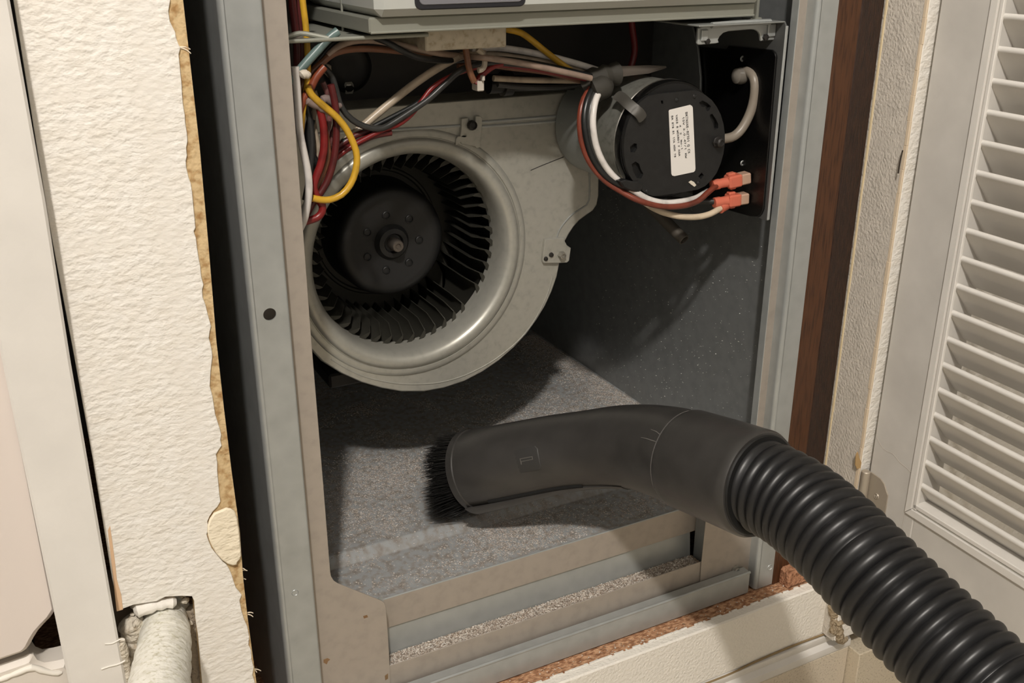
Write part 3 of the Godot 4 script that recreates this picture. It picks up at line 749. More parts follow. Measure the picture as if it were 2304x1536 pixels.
func blower() -> void:
	var b := thing("blower_housing", "dusty galvanized blower housing with a large round inlet hanging in the cabinet", "blower", "", V(0.25, 0.25, -0.25))
	var c := Vector2(0.1915, 0.3805)
	var right_side := [Vector2(0.3824, 0.5196), Vector2(0.3868, 0.5091), Vector2(0.3915, 0.4786), Vector2(0.3934, 0.443), Vector2(0.3939, 0.4157), Vector2(0.3921, 0.4067), Vector2(0.3881, 0.4017), Vector2(0.3803, 0.398), Vector2(0.372, 0.3935), Vector2(0.3654, 0.3874), Vector2(0.3598, 0.3803), Vector2(0.3548, 0.3721), Vector2(0.3514, 0.3619), Vector2(0.3495, 0.3508), Vector2(0.3467, 0.337), Vector2(0.3412, 0.3226), Vector2(0.3335, 0.3079), Vector2(0.3238, 0.2945), Vector2(0.3119, 0.281), Vector2(0.2975, 0.269), Vector2(0.2806, 0.258), Vector2(0.2618, 0.2494), Vector2(0.2417, 0.2432), Vector2(0.2195, 0.2406), Vector2(0.1979, 0.2413), Vector2(0.1744, 0.2464), Vector2(0.154, 0.2546), Vector2(0.1342, 0.2649), Vector2(0.1151, 0.2781), Vector2(0.098, 0.2934)]
	var o := [Vector2(0.035, right_side[0].y + 0.001)]
	o.append_array(right_side)
	var last: Vector2 = right_side[-1]
	var a0 := (last - c).angle()
	for k in range(1, 9):
		var t: float = a0 - 0.17 * k
		o.append(c + Vector2.from_angle(t) * lerpf((last - c).length(), 0.118, k / 8.0))
	o.append(Vector2(0.06, 0.36))
	o.append(Vector2(0.035, 0.40))
	var face := obj("face_sheet", M.new().plate(o, -0.1612, -0.16, [circle(c, 0.1135, 72)], 0.0), housing_metal, b)
	var rings := []
	var ctr := Vector2(0.2, 0.38)
	for e in [[-0.16, 0.0], [-0.1603, 0.0009], [-0.1615, 0.0016], [-0.164, 0.002], [-0.44, 0.002]]:
		var r := PackedVector3Array()
		var n := o.size()
		for i in n:
			var d1: Vector2 = (o[i] - o[(i + n - 1) % n]).normalized()
			var d2: Vector2 = (o[(i + 1) % n] - o[i]).normalized()
			var q: Vector2 = o[i] + (Vector2(-d1.y, d1.x) + Vector2(-d2.y, d2.x)) * 0.5 * e[1]
			r.append(V(q.x, q.y, e[0]))
		rings.append(r)
	obj("scroll_band", M.new().loft(rings, true, false), housing_metal, b, 50.0)
	obj("rear_sheet", M.new().plate(o, -0.4412, -0.44), galv_wall, b)
	var bell := [Vector2(0.0942, -0.188), Vector2(0.0944, -0.178), Vector2(0.0950, -0.170), Vector2(0.0962, -0.1640), Vector2(0.0985, -0.1590), Vector2(0.1015, -0.1562), Vector2(0.1050, -0.1552), Vector2(0.1085, -0.1560), Vector2(0.1108, -0.1575), Vector2(0.1114, -0.1592), Vector2(0.1120, -0.1592), Vector2(0.1126, -0.1578), Vector2(0.1155, -0.1578), Vector2(0.1185, -0.1586), Vector2(0.1195, -0.1601)]
	obj("inlet_ring", M.new().lathe(bell, V(c.x, c.y, 0), 96, 0.0, TAU, false), housing_metal, b, 50.0)
	obj("edge_seam", M.new().tube(curve([V(0.3425, 0.3386, -0.16), V(0.338, 0.3226, -0.16), V(0.3294, 0.3052, -0.16), V(0.3197, 0.2909, -0.16), V(0.3063, 0.2771, -0.16), V(0.2908, 0.2668, -0.16), V(0.2735, 0.2579, -0.16), V(0.2553, 0.2517, -0.16), V(0.2369, 0.2477, -0.16), V(0.2149, 0.2465, -0.16), V(0.1934, 0.2491, -0.16), V(0.1724, 0.254, -0.16), V(0.1521, 0.2616, -0.16), V(0.1345, 0.2704, -0.16), V(0.1197, 0.2809, -0.16), V(0.1053, 0.2933, -0.16)]), 0.0007, 8), housing_metal, face)
	obj("seam", M.new().tube(curve([V(0.383, 0.4405, -0.16), V(0.3835, 0.4124, -0.16), V(0.3769, 0.4058, -0.16), V(0.3655, 0.4008, -0.16), V(0.3564, 0.3937, -0.16), V(0.3489, 0.3845, -0.16), V(0.3455, 0.3734, -0.16)]), 0.0009, 8), galv_dull, face)
	obj("bend_line", M.new().tube([V(0.1021, 0.5025, -0.1598), V(0.1379, 0.502, -0.1598), V(0.1834, 0.5001, -0.1598), V(0.2426, 0.4984, -0.1598)], 0.0014, 8), galv, face)
	obj("bend_line", M.new().tube([V(0.2639, 0.4999, -0.1598), V(0.3091, 0.4995, -0.1598), V(0.3678, 0.4987, -0.1598)], 0.0014, 8), galv, face)
	obj("bend_line", M.new().tube([V(0.2638, 0.4958, -0.1598), V(0.3092, 0.4949, -0.1598), V(0.368, 0.494, -0.1598)], 0.0014, 8), galv, face)
	# clip plates
	var clip := obj("clip", M.new().plate([Vector2(0.2424, 0.5053), Vector2(0.2486, 0.5057), Vector2(0.2494, 0.5011), Vector2(0.2558, 0.501), Vector2(0.2563, 0.5067), Vector2(0.2608, 0.5063), Vector2(0.2631, 0.5045), Vector2(0.2625, 0.494), Vector2(0.2615, 0.4867), Vector2(0.2604, 0.4777), Vector2(0.2568, 0.4772), Vector2(0.2554, 0.479), Vector2(0.2419, 0.4823), Vector2(0.241, 0.4844), Vector2(0.2356, 0.4816), Vector2(0.2361, 0.4873), Vector2(0.238, 0.4896), Vector2(0.2407, 0.4897), Vector2(0.2417, 0.4957)], -0.16, -0.1560, [circle(Vector2(0.2452, 0.4901), 0.0018, 10)], 0.0003), housing_metal, b)
	obj("bolt", M.new().lathe([Vector2(0.0044, 0.0), Vector2(0.0048, 0.002), Vector2(0.0040, 0.005), Vector2(0.0028, 0.0058), Vector2(0.0026, 0.0045), Vector2(0.0004, 0.0046)], V(0.2516, 0.499, -0.156), 12), dark_metal, clip)
	var clip2 := obj("clip", M.new().plate([Vector2(0.331, 0.3794), Vector2(0.3448, 0.3789), Vector2(0.3531, 0.3782), Vector2(0.3542, 0.3739), Vector2(0.3564, 0.3699), Vector2(0.3611, 0.3664), Vector2(0.3594, 0.3534), Vector2(0.3568, 0.3515), Vector2(0.3453, 0.3527), Vector2(0.3298, 0.355), Vector2(0.3287, 0.3575), Vector2(0.3296, 0.369)], -0.16, -0.1555, [], 0.0006), housing_metal, b)
	obj("bolt", M.new().lathe([Vector2(0.0040, 0.0), Vector2(0.0042, 0.002), Vector2(0.0036, 0.0052), Vector2(0.0025, 0.0054), Vector2(0.0022, 0.003), Vector2(0.0003, 0.003)], V(0.3493, 0.3611, -0.1555), 6), bolt_metal, clip2)
	obj("rivet", M.new().lathe([Vector2(0.0026, 0.0), Vector2(0.0022, 0.0016), Vector2(0.0003, 0.002)], V(0.3379, 0.3627, -0.1555), 12), dark_metal, clip2)
	obj("rivet", M.new().lathe([Vector2(0.0024, 0.0), Vector2(0.0019, 0.0016), Vector2(0.0003, 0.002)], V(0.3318, 0.3594, -0.1555), 12), dark_metal, clip2)
	obj("scratch", M.new().tube(curve([V(0.3163, 0.4496, -0.1599), V(0.3265, 0.4525, -0.1599), V(0.3399, 0.4559, -0.1599), V(0.3528, 0.459, -0.1599)]), 0.0004, 5), dark_metal, face)
	obj("foot", M.new().box(V(0.12, 0.2345, -0.30), V(0.19, 0.25, -0.22), 0.002), dark_metal, b)
	# the wheel
	var w := thing("blower_rotor", "dusty dark squirrel-cage rotor with many blades inside the round inlet", "rotor", "", V(c.x, c.y, -0.26))
	var nb := 46
	var blade := M.new()
	var fr := []
	for e in 3:
		var r := PackedVector3Array()
		var up := PackedVector3Array()
		for k in 7:
			var t := k / 6.0
			var rad := lerpf(0.0765, 0.1075, t)
			var ang := -0.34 * t * t + 0.05 * t
			if e == 0:
				rad = lerpf(0.086, 0.1065, t)
			r.append(V(cos(ang) * rad, sin(ang) * rad, [0.078, 0.066, 0.0][e]))
		for k in 7:
			var q: Vector3 = r[6 - k]
			up.append(q + V(-q.y, q.x, 0).normalized() * 0.0008)
		r.append_array(up)
		fr.append(r)
	blade.loft(fr)
	var bm := blade.mesh(45.0)
	for k in nb:
		var ang := TAU * k / nb
		if absf(wrapf(ang + 0.62, -PI, PI)) < 0.07:
			continue
		var mi := MeshInstance3D.new()
		mi.mesh = bm
		mi.material_override = wheel_metal
		mi.name = "blade"
		mi.rotation.z = ang
		w.add_child(mi, true)
	var hubm := mat(Color(0.115, 0.115, 0.115), 0.48, 0.15)
	obj("centre_disc", M.new().lathe([Vector2(0.001, -0.262), Vector2(0.108, -0.262), Vector2(0.108, -0.2605), Vector2(0.067, -0.2600), Vector2(0.0655, -0.2585), Vector2(0.0635, -0.2585), Vector2(0.062, -0.2605), Vector2(0.001, -0.2605)], V(c.x, c.y, 0), 72), wheel_metal, w)
	var drum := obj("hub_drum", M.new().lathe([Vector2(0.0575, -0.261), Vector2(0.0560, -0.222), Vector2(0.0545, -0.2165), Vector2(0.051, -0.2130), Vector2(0.046, -0.2115), Vector2(0.042, -0.2120), Vector2(0.018, -0.2155), Vector2(0.0165, -0.2130), Vector2(0.0145, -0.2100), Vector2(0.0100, -0.2090), Vector2(0.0085, -0.2120), Vector2(0.0005, -0.2120)], V(c.x, c.y, 0), 64), hubm, w)
	for k in 7:
		var p := Vector2.from_angle(1.75 + TAU * k / 7.0) * 0.0285
		obj("rivet", M.new().lathe([Vector2(0.0042, -0.2143), Vector2(0.0040, -0.2128), Vector2(0.0033, -0.2124), Vector2(0.003, -0.2136), Vector2(0.0003, -0.2134)], V(c.x + p.x, c.y + p.y, 0), 14), hubm, drum)
	obj("shaft", M.new().lathe([Vector2(0.0062, -0.2115), Vector2(0.0062, -0.1990), Vector2(0.0052, -0.1975), Vector2(0.0028, -0.1975), Vector2(0.0020, -0.1990), Vector2(0.0003, -0.1990)], V(c.x, c.y, 0), 24), mat(Color(0.42, 0.39, 0.36), 0.4, 0.6), w)

func motor() -> void:
	var c := Vector2(0.3945, 0.4905)
	var m := thing("blower_motor", "black and grey cylindrical motor with a white label on its end plate", "motor", "", V(c.x, c.y - 0.05, -0.1))
	var can := mat(Color(0.56, 0.56, 0.53), 0.38, 0.45, noise(0.025, FastNoiseLite.TYPE_SIMPLEX_SMOOTH, 5, 301, [[0.0, g(0.7)], [0.5, g(0.95)], [1.0, g(1.0)]]), V(8, 8, 8))
	var rear := mat(Color(0.55, 0.565, 0.56), 0.5, 0.35)
	obj("rear_collar", M.new().lathe([Vector2(0.001, -0.1585), Vector2(0.0475, -0.1585), Vector2(0.0490, -0.157), Vector2(0.0495, -0.112), Vector2(0.0485, -0.1085), Vector2(0.001, -0.1085)], V(c.x - 0.004, c.y, 0), 64), rear, m)
	obj("can", M.new().lathe([Vector2(0.001, -0.112), Vector2(0.0495, -0.112), Vector2(0.0508, -0.110), Vector2(0.0515, -0.056), Vector2(0.0505, -0.0545), Vector2(0.001, -0.0545)], V(c.x - 0.0015, c.y, 0), 64), can, m)
	var band := obj("end_bell", M.new().lathe([Vector2(0.001, -0.0555), Vector2(0.0520, -0.0555), Vector2(0.0526, -0.0545), Vector2(0.0526, -0.0475), Vector2(0.0518, -0.0455), Vector2(0.001, -0.0455)], V(c.x, c.y, 0), 64), mat(Color(0.06, 0.06, 0.06), 0.18, 0.2), m)
	obj("chrome_rim", M.new().lathe([Vector2(0.0515, -0.0562), Vector2(0.0529, -0.0557), Vector2(0.0519, -0.0546)], V(c.x, c.y, 0), 64, 0.0, TAU, false), mat(Color(0.6, 0.59, 0.57), 0.25, 0.9), band)
	var fp := [Vector2(0.3431, 0.4907), Vector2(0.3432, 0.4983), Vector2(0.3446, 0.5058), Vector2(0.347, 0.5129), Vector2(0.3503, 0.519), Vector2(0.3546, 0.5247), Vector2(0.3599, 0.5288), Vector2(0.3661, 0.5322), Vector2(0.3753, 0.5334), Vector2(0.3951, 0.5336), Vector2(0.4142, 0.5338), Vector2(0.4202, 0.5323), Vector2(0.4278, 0.5286), Vector2(0.4352, 0.5238), Vector2(0.4412, 0.5175), Vector2(0.4465, 0.51), Vector2(0.4503, 0.5017), Vector2(0.4527, 0.4927), Vector2(0.4536, 0.4837), Vector2(0.453, 0.4744), Vector2(0.4508, 0.4656), Vector2(0.447, 0.4573), Vector2(0.4414, 0.4508), Vector2(0.4347, 0.4461), Vector2(0.4268, 0.4437), Vector2(0.4068, 0.4431), Vector2(0.3871, 0.4428), Vector2(0.3774, 0.4432), Vector2(0.37, 0.446), Vector2(0.3625, 0.4513), Vector2(0.3555, 0.4577), Vector2(0.3499, 0.4654), Vector2(0.3462, 0.4741), Vector2(0.3439, 0.4829)]
	var slots := [[Vector2(0.421, 0.5229), Vector2(0.4248, 0.5242), Vector2(0.4299, 0.5219), Vector2(0.4347, 0.5184), Vector2(0.433, 0.515), Vector2(0.4306, 0.5144), Vector2(0.4282, 0.5185), Vector2(0.4243, 0.5188)], [Vector2(0.4339, 0.511), Vector2(0.4368, 0.5116), Vector2(0.4407, 0.5073), Vector2(0.4442, 0.5022), Vector2(0.4446, 0.4982), Vector2(0.4406, 0.4973), Vector2(0.4381, 0.5031), Vector2(0.4352, 0.5069)], [Vector2(0.3518, 0.4747), Vector2(0.3559, 0.4766), Vector2(0.3598, 0.4743), Vector2(0.3619, 0.4693), Vector2(0.365, 0.4646), Vector2(0.3629, 0.4609), Vector2(0.3581, 0.4618), Vector2(0.354, 0.4682)], [Vector2(0.3496, 0.4901), Vector2(0.3536, 0.4928), Vector2(0.3564, 0.4921), Vector2(0.3571, 0.4878), Vector2(0.3545, 0.4846), Vector2(0.3503, 0.4853)], [Vector2(0.3794, 0.5274), Vector2(0.3818, 0.5273), Vector2(0.3825, 0.5246), Vector2(0.3806, 0.5243)], [Vector2(0.4257, 0.4562), Vector2(0.4295, 0.4591), Vector2(0.4323, 0.4563), Vector2(0.429, 0.453)]]
	var face := obj("end_plate", M.new().plate(fp, -0.0455, -0.0415, slots), black_paint, m)
	obj("vent_floor", M.new().lathe([Vector2(0.001, -0.0458), Vector2(0.05, -0.0458), Vector2(0.05, -0.0452), Vector2(0.001, -0.0452)], V(c.x, c.y, 0), 48), mat(g(0.03), 0.6), m)
	obj("paint_chip", M.new().plate([Vector2(0.415, 0.4518), Vector2(0.4178, 0.4531), Vector2(0.421, 0.4515), Vector2(0.4238, 0.4483), Vector2(0.4219, 0.4469), Vector2(0.4181, 0.4494)], -0.0415, -0.0408), mat(Color(0.85, 0.82, 0.76), 0.7), face)
	for q in [V(0.3966, 0.5267, -0.0415), V(0.4157, 0.5284, -0.0415), V(0.4269, 0.4496, -0.0415), V(0.37, 0.4482, -0.0415)]:
		obj("dent", M.new().lathe([Vector2(0.0021, 0.0), Vector2(0.0015, 0.0009), Vector2(0.0003, 0.0012)], q, 10), black_paint, face)
	var bolt := obj("bolt", M.new().lathe([Vector2(0.0052, 0.0), Vector2(0.0054, 0.0016), Vector2(0.0046, 0.0026), Vector2(0.0042, 0.006), Vector2(0.0028, 0.0072), Vector2(0.0022, 0.006), Vector2(0.0004, 0.006)], V(0.4444, 0.4858, -0.0415), 8), dark_metal, m)
	var strap := M.new()
	var sp := curve([V(0.3474, 0.5316, -0.062), V(0.3488, 0.5302, -0.057), V(0.3487, 0.5267, -0.047), V(0.3521, 0.5219, -0.0395), V(0.3559, 0.5184, -0.038), V(0.3589, 0.5144, -0.038)], 0.003)
	var rings := []
	for q in sp:
		var r := PackedVector3Array()
		for k in 10:
			var t := TAU * k / 10
			r.append(q + V(0.0052, 0.0045, 0.0) * cos(t) * 0.72 + V(0.0008, -0.001, 0.0012) * sin(t))
		rings.append(r)
	strap.loft(rings)
	obj("strap", strap, mat(Color(0.27, 0.26, 0.24), 0.5, 0.2), m)
	obj("ear", M.new().plate([Vector2(0.3394, 0.4609), Vector2(0.344, 0.462), Vector2(0.3535, 0.4594), Vector2(0.3596, 0.4591), Vector2(0.364, 0.4563), Vector2(0.3638, 0.4519), Vector2(0.3597, 0.4491), Vector2(0.352, 0.4508), Vector2(0.3434, 0.4554)], -0.05, -0.039, [], 0.001), black_paint, m)
	# the label: printed paper, rows of small print run up its length
	var lab := [Vector2(0.3884, 0.5178), Vector2(0.3892, 0.5188), Vector2(0.4111, 0.5215), Vector2(0.4131, 0.5205), Vector2(0.4142, 0.5189), Vector2(0.4218, 0.4638), Vector2(0.4215, 0.4618), Vector2(0.4201, 0.4607), Vector2(0.3989, 0.4592), Vector2(0.3964, 0.4599), Vector2(0.3953, 0.4616)]
	var sticker := obj("label", M.new().plate(lab, -0.0415, -0.0411), mat(Color(0.90, 0.885, 0.865), 0.4), m)
	var ux: Vector3 = (V(0.4133, 0.4883, -0.041) - V(0.4085, 0.5178, -0.041)).normalized()
	var uy := V(-ux.y, ux.x, 0)
	var ink := mat(g(0.06), 0.6)
	var rows := [["BK7X0XE-8ZT01 Q CX", V(0.4072, 0.5156, -0.041), 0.0088], ["1SV 3.0.47/1 KW", V(0.4041, 0.5119, -0.041), 0.0072], ["4  2  No-1", V(0.4013, 0.5051, -0.041), 0.0062], ["YAE8 8 W0XR01 F HAA", V(0.3967, 0.514, -0.041), 0.0072], ["BA 878 81 1TA H0H 78", V(0.392, 0.5136, -0.041), 0.0072]]
	for row in rows:
		var tm := TextMesh.new()
		tm.text = row[0]
		var fnt := SystemFont.new()
		fnt.font_names = PackedStringArray(["Droid Sans Mono"])
		tm.font = fnt
		tm.font_size = 16
		tm.pixel_size = row[2] / 46.0
		tm.depth = 0.0002
		tm.horizontal_alignment = HORIZONTAL_ALIGNMENT_LEFT
		tm.vertical_alignment = VERTICAL_ALIGNMENT_CENTER
		var mi := MeshInstance3D.new()
		mi.mesh = tm
		mi.name = "print_row"
		mi.material_override = ink
		var w: float = 0.0375 if row[0].length() > 12 else 0.022
		var k: float = w / maxf(tm.get_aabb().size.x, 0.0001)
		mi.transform = Transform3D(Basis(ux * k, uy * minf(k, 1.0), V(0, 0, 1)), row[1] + V(0, 0, 0.0001) - m.position)
		sticker.add_child(mi, true)
		mi.position -= sticker.position

func upper_box() -> void:
	var grey := mat(Color(0.74, 0.75, 0.73), 0.45, 0.15)
	var tray := mat(Color(0.60, 0.605, 0.565), 0.42, 0.4)
	var ub := thing("control_box", "pale grey control box with rounded lower edge above the blower", "control box", "", V(0.29, 0.6, -0.15))
	obj("cover", M.new().box(V(0.1145, 0.6068, -0.19), V(0.466, 0.76, -0.0195), 0.0055), grey, ub)
	var win := M.new()
	win.plate(rrect(V2(0.1435, 0.6110), V2(0.2335, 0.70), 0.005), -0.0196, -0.0180, [], 0.0008)
	var wo := obj("cover_window", win, mat(Color(0.16, 0.16, 0.175), 0.3), ub)
	obj("window_pane", M.new().plate(rrect(V2(0.1465, 0.6145), V2(0.2305, 0.70), 0.004), -0.0182, -0.0172, [], 0.0004), mat(Color(0.47, 0.47, 0.49), 0.35), wo)
	var tr := obj("tray", M.new().box(V(0.1125, 0.5950, -0.24), V(0.4665, 0.6062, -0.031), 0.0012), tray, ub)
	obj("tray_lip", M.new().tube([V(0.1135, 0.5957, -0.0312), V(0.466, 0.5957, -0.0312)], 0.0010, 8), tray, tr)
	var hang := obj("hanger", M.new().box(V(0.4755, 0.592, -0.045), V(0.482, 0.66, -0.043), 0.0006), tray, ub)
	obj("hanger_foot", M.new().box(V(0.472, 0.5905, -0.055), V(0.485, 0.5925, -0.042), 0.0006), tray, hang)
	var tx := thing("junction_box", "small pale metal box fixed under the middle of the grey tray", "metal box", "", V(0.195, 0.578, -0.08))
	obj("body", M.new().box(V(0.1640, 0.5785, -0.125), V(0.2335, 0.5945, -0.05), 0.001), mat(Color(0.78, 0.74, 0.66), 0.5, 0.25, noise(0.05, FastNoiseLite.TYPE_SIMPLEX_SMOOTH, 4, 311, [[0.0, Color(0.78, 0.73, 0.66)], [0.4, g(0.94)], [1.0, g(1.0)]]), V(5, 5, 5)), tx)
	var sh := thing("wire_shelf", "thin grey metal shelf with rolled front lip at upper left", "shelf bracket", "", V(0.11, 0.59, -0.09))
	obj("shelf", M.new().box(V(0.0465, 0.5905, -0.20), V(0.166, 0.5918, -0.050), 0.0004), tray, sh)
	obj("front_lip", M.new().tube([V(0.0465, 0.5908, -0.0495), V(0.075, 0.5908, -0.0495), V(0.166, 0.5908, -0.0495)], 0.0016, 10), tray, sh)
	obj("bent_tab", M.new().tube(curve([V(0.052, 0.592, -0.050), V(0.064, 0.5952, -0.053), V(0.072, 0.5952, -0.053), V(0.088, 0.5915, -0.050)]), 0.0018, 8), tray, sh)
	obj("upright", M.new().box(V(0.1140, 0.592, -0.0975), V(0.1156, 0.622, -0.0955), 0.0003), tray, sh)
	var br := thing("hanger_bracket", "bright zinc bracket with a cut-out opening at upper right", "bracket", "", V(0.45, 0.575, -0.03))
	obj("frame", M.new().plate([Vector2(0.4062, 0.5872), Vector2(0.4089, 0.5885), Vector2(0.4193, 0.5888), Vector2(0.421, 0.5906), Vector2(0.4674, 0.591), Vector2(0.4839, 0.5911), Vector2(0.4903, 0.5883), Vector2(0.4917, 0.5852), Vector2(0.4919, 0.5754), Vector2(0.4901, 0.574), Vector2(0.4759, 0.5738), Vector2(0.4743, 0.5792), Vector2(0.472, 0.5819), Vector2(0.4683, 0.5835), Vector2(0.4633, 0.5841), Vector2(0.4389, 0.5836), Vector2(0.4332, 0.5824), Vector2(0.4296, 0.5796), Vector2(0.428, 0.5768), Vector2(0.4292, 0.5745), Vector2(0.4259, 0.5739), Vector2(0.4079, 0.5736), Vector2(0.4064, 0.5748)], -0.0325, -0.03, [], 0.0006), galv, br)
	obj("top_roll", M.new().tube([V(0.4185, 0.5893, -0.0285), V(0.4418, 0.5899, -0.0285), V(0.4663, 0.59, -0.0285), V(0.4827, 0.5898, -0.0285)], 0.0026, 12), galv, br)
	obj("bolt", M.new().lathe([Vector2(0.0026, 0.0), Vector2(0.0024, 0.0024), Vector2(0.0003, 0.0028)], V(0.4157, 0.5762, -0.03), 6), dark_metal, br)
	obj("bolt", M.new().lathe([Vector2(0.0030, 0.0), Vector2(0.0028, 0.0024), Vector2(0.0003, 0.0028)], V(0.4796, 0.5767, -0.03), 6), dark_metal, br)
	obj("side_tab", M.new().box(V(0.4078, 0.5747, -0.03) + V(0.001, 0.002, 0.0), V(0.4157, 0.586, -0.03) + V(0, 0, 0.002), 0.0006), galv, br)
	obj("side_tab", M.new().box(V(0.4803, 0.5751, -0.03) + V(0.001, 0.002, 0.0), V(0.4898, 0.5879, -0.03) + V(0, 0, 0.002), 0.0006), galv, br)

func V2(x: float, y: float) -> Vector2:
	return Vector2(x, y)

func side_plate() -> void:
	var sp := thing("mounting_plate", "grey steel plate with black inset panel hanging beside the motor", "plate", "", V(0.49, 0.41, -0.1))
	var xf := Transform3D(Basis(V(0, 0, 1), V(0, 1, 0), V(-1, 0, 0)), V(0.49, 0, 0))
	var pm := M.new()
	pm.xf = xf
	pm.plate([Vector2(-0.34, 0.414), Vector2(-0.0165, 0.412), Vector2(-0.0155, 0.413), Vector2(-0.0155, 0.586), Vector2(-0.019, 0.5905), Vector2(-0.34, 0.5905)], -0.0016, 0.0, [], 0.0003)
	var steel := mat(Color(0.40, 0.405, 0.40), 0.45, 0.55)
	var plate := obj("plate", pm, steel, sp)
	obj("front_edge", M.new().box(V(0.4893, 0.413, -0.0163), V(0.4922, 0.5870, -0.0148), 0.0005), galv, plate)
	obj("top_flange", M.new().box(V(0.398, 0.5893, -0.24), V(0.491, 0.5907, -0.0185), 0.0005), galv_dull, plate)
	var cm := M.new()
	cm.xf = xf
	cm.plate([Vector2(-0.0918, 0.5606), Vector2(-0.0889, 0.5637), Vector2(-0.0293, 0.5657), Vector2(-0.0244, 0.5635), Vector2(-0.0227, 0.5602), Vector2(-0.0205, 0.4227), Vector2(-0.0228, 0.417), Vector2(-0.0273, 0.4134), Vector2(-0.0373, 0.4114), Vector2(-0.1269, 0.4074), Vector2(-0.1435, 0.5579)], 0.0004, 0.0022, [], 0.0006)
	obj("black_panel", cm, mat(Color(0.035, 0.033, 0.034), 0.32, 0.0, noise(0.05, FastNoiseLite.TYPE_SIMPLEX_SMOOTH, 4, 321, [[0.0, g(0.6)], [1.0, g(1.0)]]), V(8, 8, 8), noise(0.06, FastNoiseLite.TYPE_SIMPLEX_SMOOTH, 4, 322), 0.01), sp)
	for q in [V(0.4875, 0.4596, -0.0542), V(0.4875, 0.5543, -0.0667)]:
		obj("hole_rim", M.new().lathe([Vector2(0.0008, 0.0), Vector2(0.0022, 0.0006), Vector2(0.0028, 0.0)], q, 12, 0.0, TAU, false), galv_dull, sp)
	var side := M.new()
	side.xf = xf
	var arc := [Vector2(-0.26, 0.41), Vector2(-0.26, 0.588)]
	for k in 9:
		var t := 1.35 - 2.7 * k / 8.0
		arc.append(Vector2(-0.165 + cos(t) * 0.045, 0.50 + sin(t) * 0.092))
	side.plate(arc, 0.004, 0.006, [], 0.0004)
	obj("curved_guard", side, galv_wall, sp)
	# conduit and its fitting
	var cd := thing("flexible_conduit", "bent grey-beige conduit running from the black panel to the motor's end", "conduit", "", V(0.46, 0.5, -0.05))
	var pts := [V(0.4865, 0.5406, -0.0681), V(0.4889, 0.5438, -0.06), V(0.4876, 0.5402, -0.05), V(0.4873, 0.5316, -0.046), V(0.4869, 0.5176, -0.046), V(0.4835, 0.5044, -0.047), V(0.4771, 0.4933, -0.048), V(0.4702, 0.4876, -0.049), V(0.4634, 0.486, -0.05), V(0.4557, 0.4858, -0.05)]
	obj("sleeve", M.new().tube(curve(pts, 0.003), 0.0044, 20), mat(Color(0.52, 0.485, 0.44), 0.38), cd)
	var fx := M.new()
	fx.xf = Transform3D(Basis(V(0, 0, 1), V(0, 1, 0), V(-1, 0, 0)), V(0.488, 0.5393, -0.0646))
	obj("clear_bushing", fx.lathe([Vector2(0.0075, 0.0), Vector2(0.0078, 0.004), Vector2(0.0068, 0.0085), Vector2(0.004, 0.0105), Vector2(0.0003, 0.011)], V(0, 0, 0), 24), mat(Color(0.45, 0.43, 0.40), 0.15), cd)

func wire(called: String, pts: Array, r: float, m: Material, label: String, cat := "wire", grp := "") -> MeshInstance3D:
	var o := obj(called, M.new().tube(curve(pts, 0.004), r, 12), m)
	tag(o, label, cat, grp)
	return o

